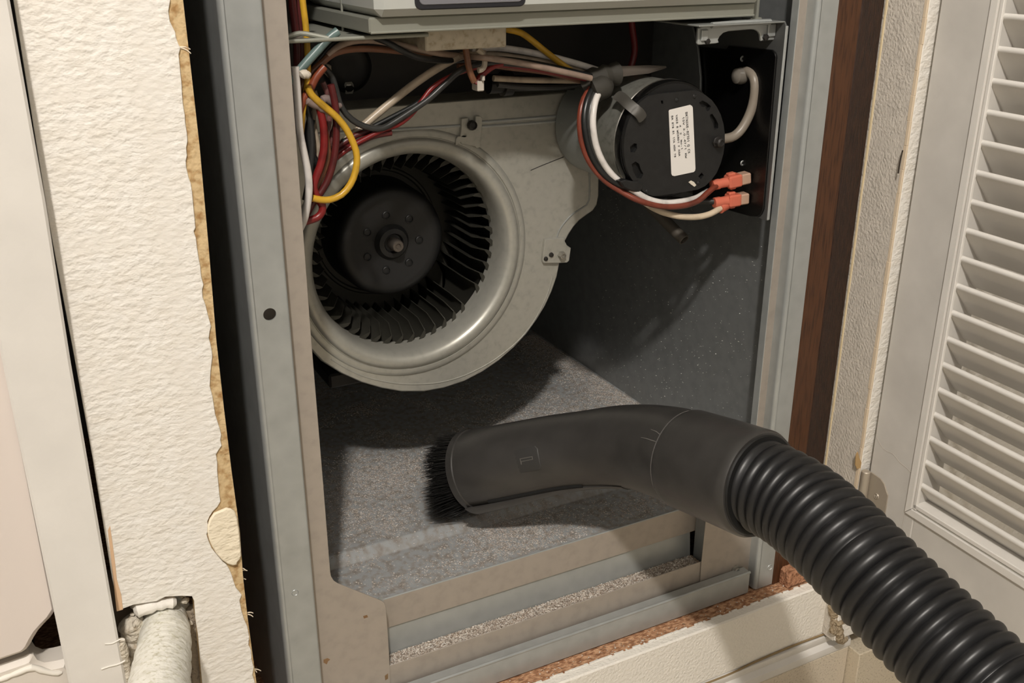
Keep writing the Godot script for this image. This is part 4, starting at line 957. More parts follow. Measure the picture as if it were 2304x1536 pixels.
func wiring() -> void:
	var vinyl := func(c: Color) -> StandardMaterial3D:
		return mat(c, 0.34, 0.0, noise(0.02, FastNoiseLite.TYPE_SIMPLEX_SMOOTH, 4, 331, [[0.0, g(0.72)], [0.5, g(0.96)], [1.0, g(1.0)]], 256), V(9, 9, 9))
	var yellow: StandardMaterial3D = vinyl.call(Color(0.82, 0.64, 0.19))
	var red: StandardMaterial3D = vinyl.call(Color(0.50, 0.125, 0.125))
	var maroon: StandardMaterial3D = vinyl.call(Color(0.36, 0.13, 0.13))
	var brown: StandardMaterial3D = vinyl.call(Color(0.47, 0.31, 0.22))
	var tan: StandardMaterial3D = vinyl.call(Color(0.60, 0.52, 0.465))
	var white: StandardMaterial3D = vinyl.call(Color(0.88, 0.86, 0.84))
	var cream: StandardMaterial3D = vinyl.call(Color(0.72, 0.66, 0.58))
	var black: StandardMaterial3D = vinyl.call(Color(0.11, 0.115, 0.115))
	var grey: StandardMaterial3D = vinyl.call(Color(0.20, 0.20, 0.195))
	var teal: StandardMaterial3D = vinyl.call(Color(0.40, 0.48, 0.47))
	var orange: StandardMaterial3D = vinyl.call(Color(0.48, 0.23, 0.17))
	wire("yellow_wire", [V(0.0751, 0.6357, -0.062), V(0.0743, 0.6177, -0.062), V(0.0752, 0.5993, -0.062), V(0.075, 0.5805, -0.062), V(0.0735, 0.5615, -0.062), V(0.071, 0.5503, -0.062), V(0.068, 0.5391, -0.062), V(0.0654, 0.5228, -0.062)], 0.0024, yellow, "straight yellow wire running down along the left frame edge")
	wire("yellow_wire", [V(0.0711, 0.5577, -0.055), V(0.0734, 0.5521, -0.055), V(0.0784, 0.5465, -0.055), V(0.0854, 0.5401, -0.055), V(0.0926, 0.533, -0.055), V(0.099, 0.5238, -0.055), V(0.104, 0.5122, -0.055), V(0.1059, 0.5027, -0.055), V(0.1041, 0.4915, -0.055), V(0.0992, 0.4816, -0.055), V(0.0915, 0.4744, -0.055), V(0.082, 0.4716, -0.055), V(0.0743, 0.4725, -0.055), V(0.0681, 0.4746, -0.055)], 0.0027, yellow, "bright yellow wire looping over the left edge of the blower inlet")
	wire("red_wire", [V(0.0711, 0.6354, -0.075), V(0.0702, 0.6171, -0.075), V(0.071, 0.5985, -0.075), V(0.0711, 0.5826, -0.075), V(0.0698, 0.5667, -0.075), V(0.0669, 0.5489, -0.075)], 0.0030, maroon, "dark red wire going straight down behind the shelf's left end")
	wire("maroon_wire", [V(0.0774, 0.635, -0.082), V(0.0763, 0.6166, -0.082), V(0.0764, 0.5977, -0.082), V(0.0761, 0.5817, -0.082), V(0.0742, 0.5623, -0.082), V(0.071, 0.5394, -0.082), V(0.0679, 0.5193, -0.082)], 0.0026, maroon, "thin maroon wire beside the straight yellow wire at upper left")
	wire("teal_wire", [V(0.0958, 0.5961, -0.052), V(0.087, 0.5903, -0.052), V(0.0799, 0.5837, -0.052), V(0.0727, 0.5772, -0.052), V(0.0659, 0.5707, -0.052), V(0.0595, 0.5648, -0.052), V(0.0532, 0.5608, -0.052)], 0.0034, teal, "pale teal wire crossing diagonally at the upper left bundle")
	wire("white_wire", [V(0.0615, 0.5731, -0.05), V(0.0616, 0.5573, -0.05), V(0.0613, 0.5414, -0.05), V(0.0613, 0.5252, -0.05), V(0.0631, 0.5102, -0.05), V(0.065, 0.4949, -0.05), V(0.0646, 0.4813, -0.05), V(0.0618, 0.4679, -0.05), V(0.0583, 0.4579, -0.05), V(0.0527, 0.4498, -0.05)], 0.0029, white, "white wire hanging close along the left frame plate")
	wire("red_wire", [V(0.0792, 0.5458, -0.06), V(0.0818, 0.5344, -0.06), V(0.0826, 0.5217, -0.06), V(0.0813, 0.5083, -0.06), V(0.0776, 0.4967, -0.06), V(0.073, 0.4869, -0.06), V(0.0715, 0.4801, -0.06), V(0.0744, 0.4717, -0.06), V(0.0772, 0.4665, -0.06), V(0.0764, 0.4609, -0.06), V(0.0719, 0.4572, -0.06), V(0.0646, 0.4557, -0.06), V(0.0589, 0.4546, -0.06)], 0.0030, red, "bright red wire curling under the yellow loop at the inlet's left rim")
	wire("maroon_wire", [V(0.0917, 0.5568, -0.064), V(0.0941, 0.5419, -0.064), V(0.0939, 0.5234, -0.064), V(0.0917, 0.5066, -0.064), V(0.0879, 0.4932, -0.064), V(0.0829, 0.4825, -0.064), V(0.0765, 0.4741, -0.064), V(0.0703, 0.4671, -0.064), V(0.0655, 0.4599, -0.064), V(0.0609, 0.4559, -0.064)], 0.0028, maroon, "dusty maroon wire crossing inside the yellow loop")
	wire("brown_wire", [V(0.0768, 0.5527, -0.066), V(0.0814, 0.5408, -0.066), V(0.0844, 0.529, -0.066), V(0.0862, 0.5153, -0.066), V(0.0864, 0.5033, -0.066), V(0.082, 0.4916, -0.066), V(0.0755, 0.4801, -0.066), V(0.0686, 0.4686, -0.066)], 0.0025, brown, "brown wire hanging between the red and maroon wires at left")
	wire("grey_wire", [V(0.0738, 0.5425, -0.07), V(0.0756, 0.5291, -0.07), V(0.0758, 0.5138, -0.07), V(0.0739, 0.4986, -0.07), V(0.0706, 0.4833, -0.07), V(0.0667, 0.4697, -0.07)], 0.0024, grey, "dark grey wire behind the white wire at left")
	wire("pink_wire", [V(0.0887, 0.5575, -0.074), V(0.0922, 0.5473, -0.074), V(0.0926, 0.5338, -0.074), V(0.0894, 0.5188, -0.074), V(0.0841, 0.5038, -0.074), V(0.0789, 0.4921, -0.074)], 0.0022, vinyl.call(Color(0.48, 0.32, 0.31)), "dull pinkish wire within the left bundle above the red wire")
	wire("orange_wire", [V(0.0585, 0.5127, -0.066), V(0.0615, 0.5325, -0.066), V(0.0656, 0.5486, -0.066), V(0.0719, 0.5595, -0.066), V(0.0793, 0.5671, -0.066), V(0.088, 0.5737, -0.066), V(0.0966, 0.579, -0.066), V(0.11, 0.5813, -0.066), V(0.1291, 0.5803, -0.07), V(0.1548, 0.5764, -0.08), V(0.1825, 0.5718, -0.092), V(0.2155, 0.565, -0.104), V(0.2464, 0.5589, -0.108), V(0.2809, 0.5536, -0.108), V(0.3144, 0.5483, -0.104), V(0.3443, 0.5432, -0.1)], 0.0026, brown, "long brown-orange wire arching across the top from the left bundle")
	wire("tan_wire", [V(0.0917, 0.5774, -0.066), V(0.0979, 0.5822, -0.066), V(0.1061, 0.5859, -0.066), V(0.116, 0.5874, -0.066), V(0.128, 0.5869, -0.066), V(0.1423, 0.5843, -0.066), V(0.1567, 0.5806, -0.066), V(0.1791, 0.575, -0.075), V(0.2091, 0.5689, -0.09), V(0.2216, 0.5692, -0.066), V(0.2541, 0.5633, -0.066), V(0.2878, 0.5556, -0.066), V(0.3231, 0.5469, -0.066)], 0.0026, tan, "pinkish tan wire arching under the thin shelf")
	wire("black_wire", [V(0.0804, 0.5668, -0.074), V(0.0872, 0.5742, -0.074), V(0.0946, 0.5816, -0.074), V(0.1019, 0.587, -0.074), V(0.1155, 0.5903, -0.074), V(0.1267, 0.5895, -0.066), V(0.1371, 0.5854, -0.06), V(0.1487, 0.5789, -0.06), V(0.1665, 0.5719, -0.068), V(0.1949, 0.5666, -0.085), V(0.2231, 0.5649, -0.094), V(0.2459, 0.5657, -0.074), V(0.2881, 0.5576, -0.074), V(0.328, 0.5472, -0.074)], 0.0025, black, "black wire dipping across the tan wire below the shelf")
	wire("black_wire", [V(0.0861, 0.5703, -0.078), V(0.0921, 0.5676, -0.078), V(0.0973, 0.5608, -0.078), V(0.1001, 0.5512, -0.078), V(0.1023, 0.5403, -0.078), V(0.1074, 0.5311, -0.078), V(0.1161, 0.5235, -0.078), V(0.1269, 0.5191, -0.078), V(0.137, 0.5183, -0.078), V(0.147, 0.5224, -0.078), V(0.1615, 0.5297, -0.078), V(0.1773, 0.5384, -0.078), V(0.1913, 0.5487, -0.078), V(0.2053, 0.5584, -0.078), V(0.2234, 0.563, -0.078), V(0.2563, 0.5612, -0.078), V(0.2992, 0.5536, -0.078), V(0.3306, 0.5454, -0.078)], 0.0025, grey, "dark grey-black wire sagging in a long loop before the housing's top edge")
	wire("black_wire", [V(0.105, 0.5084, -0.086), V(0.1279, 0.517, -0.086), V(0.1492, 0.5252, -0.086), V(0.1668, 0.5324, -0.086), V(0.1848, 0.5418, -0.086), V(0.1989, 0.5522, -0.086), V(0.2151, 0.5605, -0.086), V(0.2438, 0.5621, -0.086), V(0.2862, 0.5557, -0.086), V(0.331, 0.5456, -0.086)], 0.0022, black, "black wire running diagonally beside the red one above the inlet")
	wire("cream_wire", [V(0.0756, 0.4875, -0.09), V(0.0948, 0.4998, -0.09), V(0.1102, 0.5091, -0.09), V(0.1297, 0.5226, -0.09), V(0.1474, 0.5347, -0.09), V(0.1651, 0.5461, -0.09), V(0.183, 0.5562, -0.09), V(0.199, 0.5638, -0.09), V(0.2131, 0.5687, -0.09), V(0.2335, 0.5705, -0.09)], 0.0033, cream, "thick cream wire climbing diagonally from the left bundle to the small box")
	wire("red_wire", [V(0.0759, 0.4842, -0.08), V(0.0911, 0.4939, -0.08), V(0.1102, 0.5055, -0.08), V(0.1254, 0.5119, -0.08), V(0.1377, 0.5165, -0.08), V(0.1503, 0.5193, -0.08), V(0.1622, 0.5265, -0.08), V(0.1722, 0.5371, -0.08), V(0.1811, 0.5463, -0.08), V(0.1943, 0.5532, -0.08), V(0.2122, 0.5585, -0.08), V(0.2366, 0.5613, -0.08), V(0.2743, 0.5556, -0.08), V(0.3273, 0.5442, -0.08)], 0.0020, red, "red wire climbing diagonally alongside the thick cream wire")
	wire("maroon_wire", [V(0.0818, 0.4929, -0.083), V(0.0998, 0.5006, -0.083), V(0.115, 0.5066, -0.083), V(0.1303, 0.512, -0.083), V(0.1455, 0.5132, -0.083)], 0.0028, maroon, "short dusty maroon wire lying against the housing's bend line")
	wire("white_wire", [V(0.2213, 0.5732, -0.09), V(0.2417, 0.574, -0.09), V(0.2626, 0.5711, -0.09), V(0.2884, 0.5658, -0.09), V(0.3149, 0.5589, -0.09), V(0.3378, 0.552, -0.09), V(0.3528, 0.5469, -0.09)], 0.0028, white, "white wire arching from the small box to the motor strap")
	wire("cream_wire", [V(0.2155, 0.5688, -0.095), V(0.2401, 0.5682, -0.095), V(0.2738, 0.5628, -0.095), V(0.309, 0.5557, -0.095), V(0.3411, 0.5478, -0.095), V(0.3561, 0.5438, -0.095)], 0.0027, cream, "cream wire just below the white one leading to the motor strap")
	wire("yellow_wire", [V(0.2434, 0.5902, -0.085), V(0.2537, 0.588, -0.085), V(0.265, 0.5851, -0.085), V(0.276, 0.5782, -0.085), V(0.2877, 0.5697, -0.085), V(0.3022, 0.5594, -0.085), V(0.3167, 0.55, -0.085), V(0.3296, 0.542, -0.085)], 0.0027, yellow, "yellow wire slanting down from the tray to the motor strap")
	wire("black_wire", [V(0.2173, 0.564, -0.099), V(0.242, 0.5619, -0.099), V(0.2717, 0.5588, -0.099), V(0.3069, 0.5516, -0.099), V(0.3391, 0.542, -0.099), V(0.3509, 0.5374, -0.099)], 0.0030, black, "black wire in the middle of the bundle leading to the motor strap")
	wire("brown_wire", [V(0.2122, 0.5595, -0.097), V(0.2347, 0.5604, -0.097), V(0.2621, 0.5559, -0.097), V(0.2969, 0.5502, -0.097), V(0.3333, 0.5403, -0.097), V(0.3474, 0.5356, -0.097)], 0.0027, brown, "brown wire low in the bundle leading to the motor strap")
	wire("cream_wire", [V(0.2486, 0.547, -0.104), V(0.2788, 0.5437, -0.104), V(0.31, 0.5413, -0.104), V(0.3423, 0.5389, -0.104)], 0.0026, cream, "straight cream wire at the bottom of the bundle above the housing")
	wire("grey_wire", [V(0.2538, 0.5413, -0.106), V(0.2799, 0.5373, -0.106), V(0.3113, 0.5352, -0.106), V(0.3389, 0.5358, -0.106)], 0.0024, grey, "straight dark grey wire lowest behind the motor strap")
	wire("brown_wire", [V(0.2064, 0.5799, -0.07), V(0.2078, 0.5723, -0.07), V(0.2092, 0.5632, -0.07), V(0.2114, 0.5561, -0.07), V(0.2141, 0.5503, -0.07)], 0.0027, brown, "short brown wire dropping from the small box to a white plug")
	wire("red_wire", [V(0.2192, 0.5469, -0.078), V(0.2233, 0.5524, -0.078), V(0.229, 0.557, -0.078), V(0.2364, 0.5608, -0.078), V(0.2438, 0.5619, -0.078)], 0.0026, red, "short red wire rising from the white plug to the bundle")
	wire("red_wire", [V(0.417, 0.5953, -0.15), V(0.4199, 0.579, -0.15), V(0.4232, 0.5646, -0.15), V(0.4238, 0.5534, -0.15), V(0.4208, 0.5428, -0.15), V(0.416, 0.5359, -0.15)], 0.0032, red, "single red wire hanging in the dark above the motor")
	wire("cream_wire", [V(0.0825, 0.5508, -0.078), V(0.084, 0.5423, -0.078), V(0.0804, 0.5318, -0.078), V(0.0811, 0.5188, -0.078), V(0.0826, 0.5049, -0.078), V(0.0789, 0.4896, -0.078), V(0.0736, 0.476, -0.078)], 0.0024, cream, "dusty cream wire kinked inside the left bundle behind the brown one")
	wire("black_wire", [V(0.077, 0.531, -0.072), V(0.0741, 0.5204, -0.072), V(0.0742, 0.5085, -0.072), V(0.0774, 0.4989, -0.072), V(0.0826, 0.4928, -0.072)], 0.0034, black, "short thick black wire stub low in the left bundle")
	wire("pink_wire", [V(0.1005, 0.5301, -0.079), V(0.0969, 0.5201, -0.079), V(0.0927, 0.5115, -0.079), V(0.0897, 0.4999, -0.079), V(0.0895, 0.4872, -0.079)], 0.0023, vinyl.call(Color(0.44, 0.27, 0.26)), "dusty rose wire passing behind the upper part of the yellow loop")
	wire("maroon_wire", [V(0.0942, 0.5006, -0.086), V(0.1057, 0.5077, -0.086), V(0.1164, 0.5127, -0.086), V(0.1286, 0.5159, -0.086), V(0.1355, 0.5178, -0.086)], 0.0026, maroon, "maroon wire end lying under the black loop near the housing seam")
	wire("brown_wire", [V(0.0618, 0.5235, -0.06), V(0.0643, 0.5381, -0.06), V(0.0692, 0.5485, -0.06), V(0.0753, 0.5565, -0.06), V(0.0799, 0.5639, -0.06), V(0.0865, 0.5706, -0.06)], 0.0030, vinyl.call(Color(0.52, 0.25, 0.15)), "thick orange-brown wire rising beside the straight yellow wire")
	wire("black_wire", [V(0.0979, 0.5762, -0.094), V(0.1107, 0.5796, -0.094), V(0.1234, 0.5807, -0.094), V(0.1418, 0.5801, -0.094), V(0.1604, 0.5765, -0.094), V(0.1833, 0.5705, -0.094), V(0.2029, 0.566, -0.094)], 0.0026, black, "black wire running behind the tan one under the shelf")
	wire("cream_wire", [V(0.1477, 0.5786, -0.1), V(0.1647, 0.575, -0.1), V(0.1819, 0.5707, -0.1), V(0.2016, 0.5665, -0.1), V(0.2218, 0.5636, -0.1), V(0.2509, 0.5584, -0.1), V(0.2853, 0.555, -0.1)], 0.0024, cream, "cream wire half hidden beneath the black one below the small box")
	var plug := thing("wire_plug", "small white plastic wire plug hanging below the small box", "plug", "", V(0.2209, 0.5444, -0.08))
	obj("shell", M.new().box(V(0.2193, 0.5416, -0.086), V(0.2254, 0.5502, -0.074), 0.0008), mat(Color(0.75, 0.72, 0.68), 0.4), plug)
	obj("latch", M.new().box(V(0.2223, 0.5502, -0.076), V(0.2247, 0.5545, -0.071), 0.0006), mat(Color(0.75, 0.72, 0.68), 0.4), plug)
	var cyl := thing("black_cylinder", "black cylindrical plug lying behind the wires above the housing", "plug", "", V(0.2704, 0.5372, -0.13))
	obj("barrel", M.new().tube([V(0.2563, 0.5385, -0.13), V(0.2695, 0.5381, -0.13), V(0.27, 0.538, -0.13), V(0.2784, 0.5379, -0.13)], [0.0085, 0.0085, 0.011, 0.011], 20), mat(g(0.03), 0.4), cyl)
	obj("tail", M.new().tube([V(0.2784, 0.5414, -0.13), V(0.3439, 0.5389, -0.13)], 0.0035, 10), mat(g(0.07), 0.4), cyl)
	obj("tail", M.new().tube([V(0.2784, 0.534, -0.13), V(0.3441, 0.5309, -0.13)], 0.0035, 10), mat(g(0.07), 0.4), cyl)
	var nyl := mat(Color(0.80, 0.76, 0.70), 0.4)
	tag(obj("cable_tie", lump_tube([V(0.0637, 0.5665, -0.046), V(0.0665, 0.5682, -0.046), V(0.0691, 0.5677, -0.046), V(0.0709, 0.5689, -0.046)], 0.0030), nyl), "white knotted cable tie on the left wire bundle", "cable tie")
	tag(obj("cable_tie", M.new().tube(curve([V(0.2163, 0.5762, -0.068), V(0.2203, 0.5732, -0.068), V(0.2226, 0.5683, -0.068), V(0.2225, 0.5627, -0.068), V(0.2201, 0.56, -0.068), V(0.2169, 0.5595, -0.068)]), 0.0024, 8), mat(Color(0.62, 0.58, 0.52), 0.5)), "grey cable tie around the wires right of the small box", "cable tie")
	tag(obj("cable_tie", lump_tube([V(0.0706, 0.5486, -0.058), V(0.0738, 0.5458, -0.058), V(0.0777, 0.5436, -0.058), V(0.0816, 0.5407, -0.058), V(0.0863, 0.5383, -0.058), V(0.0897, 0.5367, -0.058)], 0.0032), mat(Color(0.52, 0.45, 0.42), 0.7)), "dusty knot of cable ties below the teal wire", "cable tie")
	tag(obj("cable_tie", lump_tube([V(0.085, 0.544, -0.07), V(0.0887, 0.5457, -0.07), V(0.092, 0.5442, -0.07), V(0.0967, 0.5398, -0.07), V(0.101, 0.5402, -0.07)], 0.0030), mat(Color(0.48, 0.42, 0.40), 0.7)), "dusty brown cable tie knot where the dark loop leaves the bundle", "cable tie")
	var clipb := thing("wire_clip", "small beige plastic clip behind the left wire bundle", "clip", "", V(0.1039, 0.5625, -0.11))
	obj("body", M.new().plate([Vector2(0.0938, 0.5675), Vector2(0.106, 0.5661), Vector2(0.1081, 0.5646), Vector2(0.108, 0.5571), Vector2(0.106, 0.5551), Vector2(0.1026, 0.5588), Vector2(0.0983, 0.5604), Vector2(0.0926, 0.5614)], -0.114, -0.11, [], 0.0008), mat(Color(0.60, 0.56, 0.50), 0.6), clipb)
	# wires strapped round the motor
	var tape := thing("tape_wrap", "grubby dark tape wrap and flat strap holding wires on top of the motor", "tape", "", V(0.3457, 0.5423, -0.08))
	var grime := mat(Color(0.20, 0.19, 0.165), 0.75)
	obj("wrap", lump_tube([V(0.3319, 0.5374, -0.09), V(0.3366, 0.5418, -0.083), V(0.3406, 0.5452, -0.078), V(0.3484, 0.5472, -0.076), V(0.3577, 0.5478, -0.076)], 0.0105), grime, tape)
	obj("wrap", lump_tube([V(0.3294, 0.5343, -0.074), V(0.3344, 0.5365, -0.072), V(0.3407, 0.5383, -0.072), V(0.3468, 0.5401, -0.073)], 0.0095), grime, tape)
	var tail := M.new()
	var rings := []
	for q in [[1385,162,-0.074,0.0055], [1420,159,-0.074,0.0045], [1460,156,-0.076,0.0040], [1500,152,-0.08,0.0014]]:
		pass
	rings = []
	var tp: Array = [V(0.3516, 0.5495, -0.074), V(0.3693, 0.5496, -0.074), V(0.3903, 0.5492, -0.077), V(0.4108, 0.5496, -0.08)]
	var tw := [0.0050, 0.0042, 0.0036, 0.001]
	for k in 4:
		rings.append(PackedVector3Array([tp[k] + V(0, tw[k], 0), tp[k] + V(0, 0, 0.0012), tp[k] - V(0, tw[k], 0), tp[k] - V(0, 0, 0.0012)]))
	tail.loft(rings)
	obj("strap_tail", tail, mat(Color(0.38, 0.35, 0.32), 0.5), tape)
	var zs := -0.064
	wire("brown_wire", [V(0.3309, 0.5375, -0.078), V(0.3202, 0.5291, -0.072), V(0.3145, 0.5187, -0.068), V(0.3132, 0.5046, -0.066), V(0.3156, 0.4893, -0.064), V(0.3219, 0.4738, -0.06), V(0.3331, 0.4598, -0.055), V(0.3471, 0.4492, -0.047), V(0.3603, 0.4416, -0.038), V(0.3819, 0.435, -0.034), V(0.4041, 0.4328, -0.034), V(0.4238, 0.4343, -0.037), V(0.4403, 0.4405, -0.042), V(0.4532, 0.4439, -0.047)], 0.0027, orange, "rust-red wire curving round the motor to the upper red terminal")
	wire("black_wire", [V(0.3311, 0.5372, -0.074), V(0.322, 0.5282, -0.069), V(0.3168, 0.5159, -0.065), V(0.3168, 0.5011, -0.062), V(0.3209, 0.4839, -0.059), V(0.329, 0.4694, -0.055), V(0.3401, 0.4589, -0.05), V(0.3502, 0.4541, -0.045), V(0.36, 0.4516, -0.044)], 0.0034, black, "thick black wire hugging the left side of the motor")
	wire("grey_wire", [V(0.3329, 0.5359, -0.071), V(0.3247, 0.5273, -0.066), V(0.3199, 0.5142, -0.062), V(0.3204, 0.4975, -0.059), V(0.3255, 0.4813, -0.056), V(0.3352, 0.4675, -0.053), V(0.347, 0.4576, -0.049), V(0.3556, 0.4532, -0.046)], 0.0033, grey, "dark grey wire between the black and white ones on the motor")
	wire("white_wire", [V(0.3362, 0.5367, -0.069), V(0.3282, 0.5311, -0.064), V(0.3223, 0.5217, -0.059), V(0.32, 0.5095, -0.056), V(0.322, 0.4936, -0.054), V(0.3277, 0.4787, -0.052), V(0.3371, 0.4656, -0.05), V(0.3476, 0.4563, -0.047), V(0.3576, 0.4496, -0.043), V(0.3679, 0.4427, -0.038), V(0.3841, 0.4376, -0.036), V(0.4036, 0.4359, -0.037), V(0.4242, 0.4359, -0.041), V(0.4447, 0.4383, -0.05)], 0.0029, white, "white wire curving round the motor's left side and under its end plate")
	wire("grey_wire", [V(0.4168, 0.4283, -0.075), V(0.4309, 0.4274, -0.066), V(0.4441, 0.4272, -0.056), V(0.4551, 0.4273, -0.05)], 0.0030, grey, "short dark grey wire entering the lower red terminal")
	wire("cream_wire", [V(0.3787, 0.4345, -0.06), V(0.3812, 0.4314, -0.052), V(0.3893, 0.4266, -0.045), V(0.4052, 0.4215, -0.041), V(0.4257, 0.418, -0.041), V(0.4442, 0.4182, -0.043), V(0.4588, 0.4217, -0.046)], 0.0029, vinyl.call(Color(0.86, 0.79, 0.69)), "cream wire sagging lowest beneath the motor to the lower red terminal")
	var tubeo := thing("metal_tube", "short dull metal tube with an open end poking down behind the motor wires", "tube", "", V(0.4343, 0.3974, -0.1))
	var tube_m := mat(Color(0.33, 0.31, 0.28), 0.5, 0.35)
	var axis: Vector3 = (V(0.4469, 0.3818, -0.082) - V(0.4316, 0.4158, -0.14)).normalized()
	var sidev := axis.cross(V(0, 1, 0)).normalized()
	var tm := M.new()
	tm.xf = Transform3D(Basis(sidev, axis.cross(sidev), axis), V(0.4463, 0.3823, -0.082))
	obj("wall", tm.lathe([Vector2(0.0058, -0.14), Vector2(0.0058, -0.0004), Vector2(0.0054, 0.0), Vector2(0.0046, 0.0), Vector2(0.0044, -0.02)], V(0, 0, 0), 24, 0.0, TAU, false), tube_m, tubeo)
	# push-on terminals
	var sl: StandardMaterial3D = mat(Color(0.80, 0.43, 0.34), 0.35)
	sl.subsurf_scatter_enabled = true
	sl.subsurf_scatter_strength = 0.15
	var clear := mat(Color(0.72, 0.60, 0.52), 0.2)
	for e in 2:
		var t := thing("spade_terminal", ["upper red insulated spade terminal pushed onto the black panel", "lower red insulated spade terminal with a side branch on the black panel"][e], "terminal", "", [V(0.4717, 0.4459, -0.05), V(0.4711, 0.4258, -0.05)][e])
		var dz := 47.0
		var tip: Vector3 = [V(0.4872, 0.4484, -0.044), V(0.4872, 0.4287, -0.0439)][e]
		var root: Vector3 = [V(0.4486, 0.4435, -0.049), V(0.4523, 0.4265, -0.049)][e]
		var ax := (tip - root).normalized()
		var sy := V(0, 1, 0)
		var sx := sy.cross(ax).normalized()
		sy = ax.cross(sx)
		var mk := func() -> M:
			var m := M.new()
			m.xf = Transform3D(Basis(sx, sy, ax), root)
			return m
		var len := root.distance_to(tip)
		obj("sleeve", mk.call().lathe([Vector2(0.0028, 0.0), Vector2(0.0048, 0.0), Vector2(0.0050, len * 0.18), Vector2(0.0044, len * 0.22), Vector2(0.0048, len * 0.42), Vector2(0.003, len * 0.46), Vector2(0.0005, len * 0.46)], V(0, 0, 0), 16), sl, t)
		obj("housing", mk.call().box(V(-0.0062, -0.0058, len * 0.40), V(0.0062, 0.0058, len * 0.76), 0.0014), sl, t)
		obj("ridge", mk.call().box(V(-0.003, 0.0052, len * 0.42), V(0.003, 0.0082, len * 0.62), 0.0008), sl, t)
		obj("ridge", mk.call().box(V(-0.003, -0.0078, len * 0.46), V(0.003, -0.0052, len * 0.62), 0.0008), sl, t)
		obj("clear_tip", mk.call().box(V(-0.0058, -0.0052, len * 0.74), V(0.0058, 0.0052, len * 1.0), 0.0012), clear, t)
		if e == 1:
			var bm := M.new()
			bm.tube([V(0.4578, 0.4206, -0.046), V(0.4656, 0.4226, -0.048), V(0.4771, 0.4247, -0.052)], [0.0046, 0.0048, 0.0044], 16)
			obj("branch", bm, sl, t)

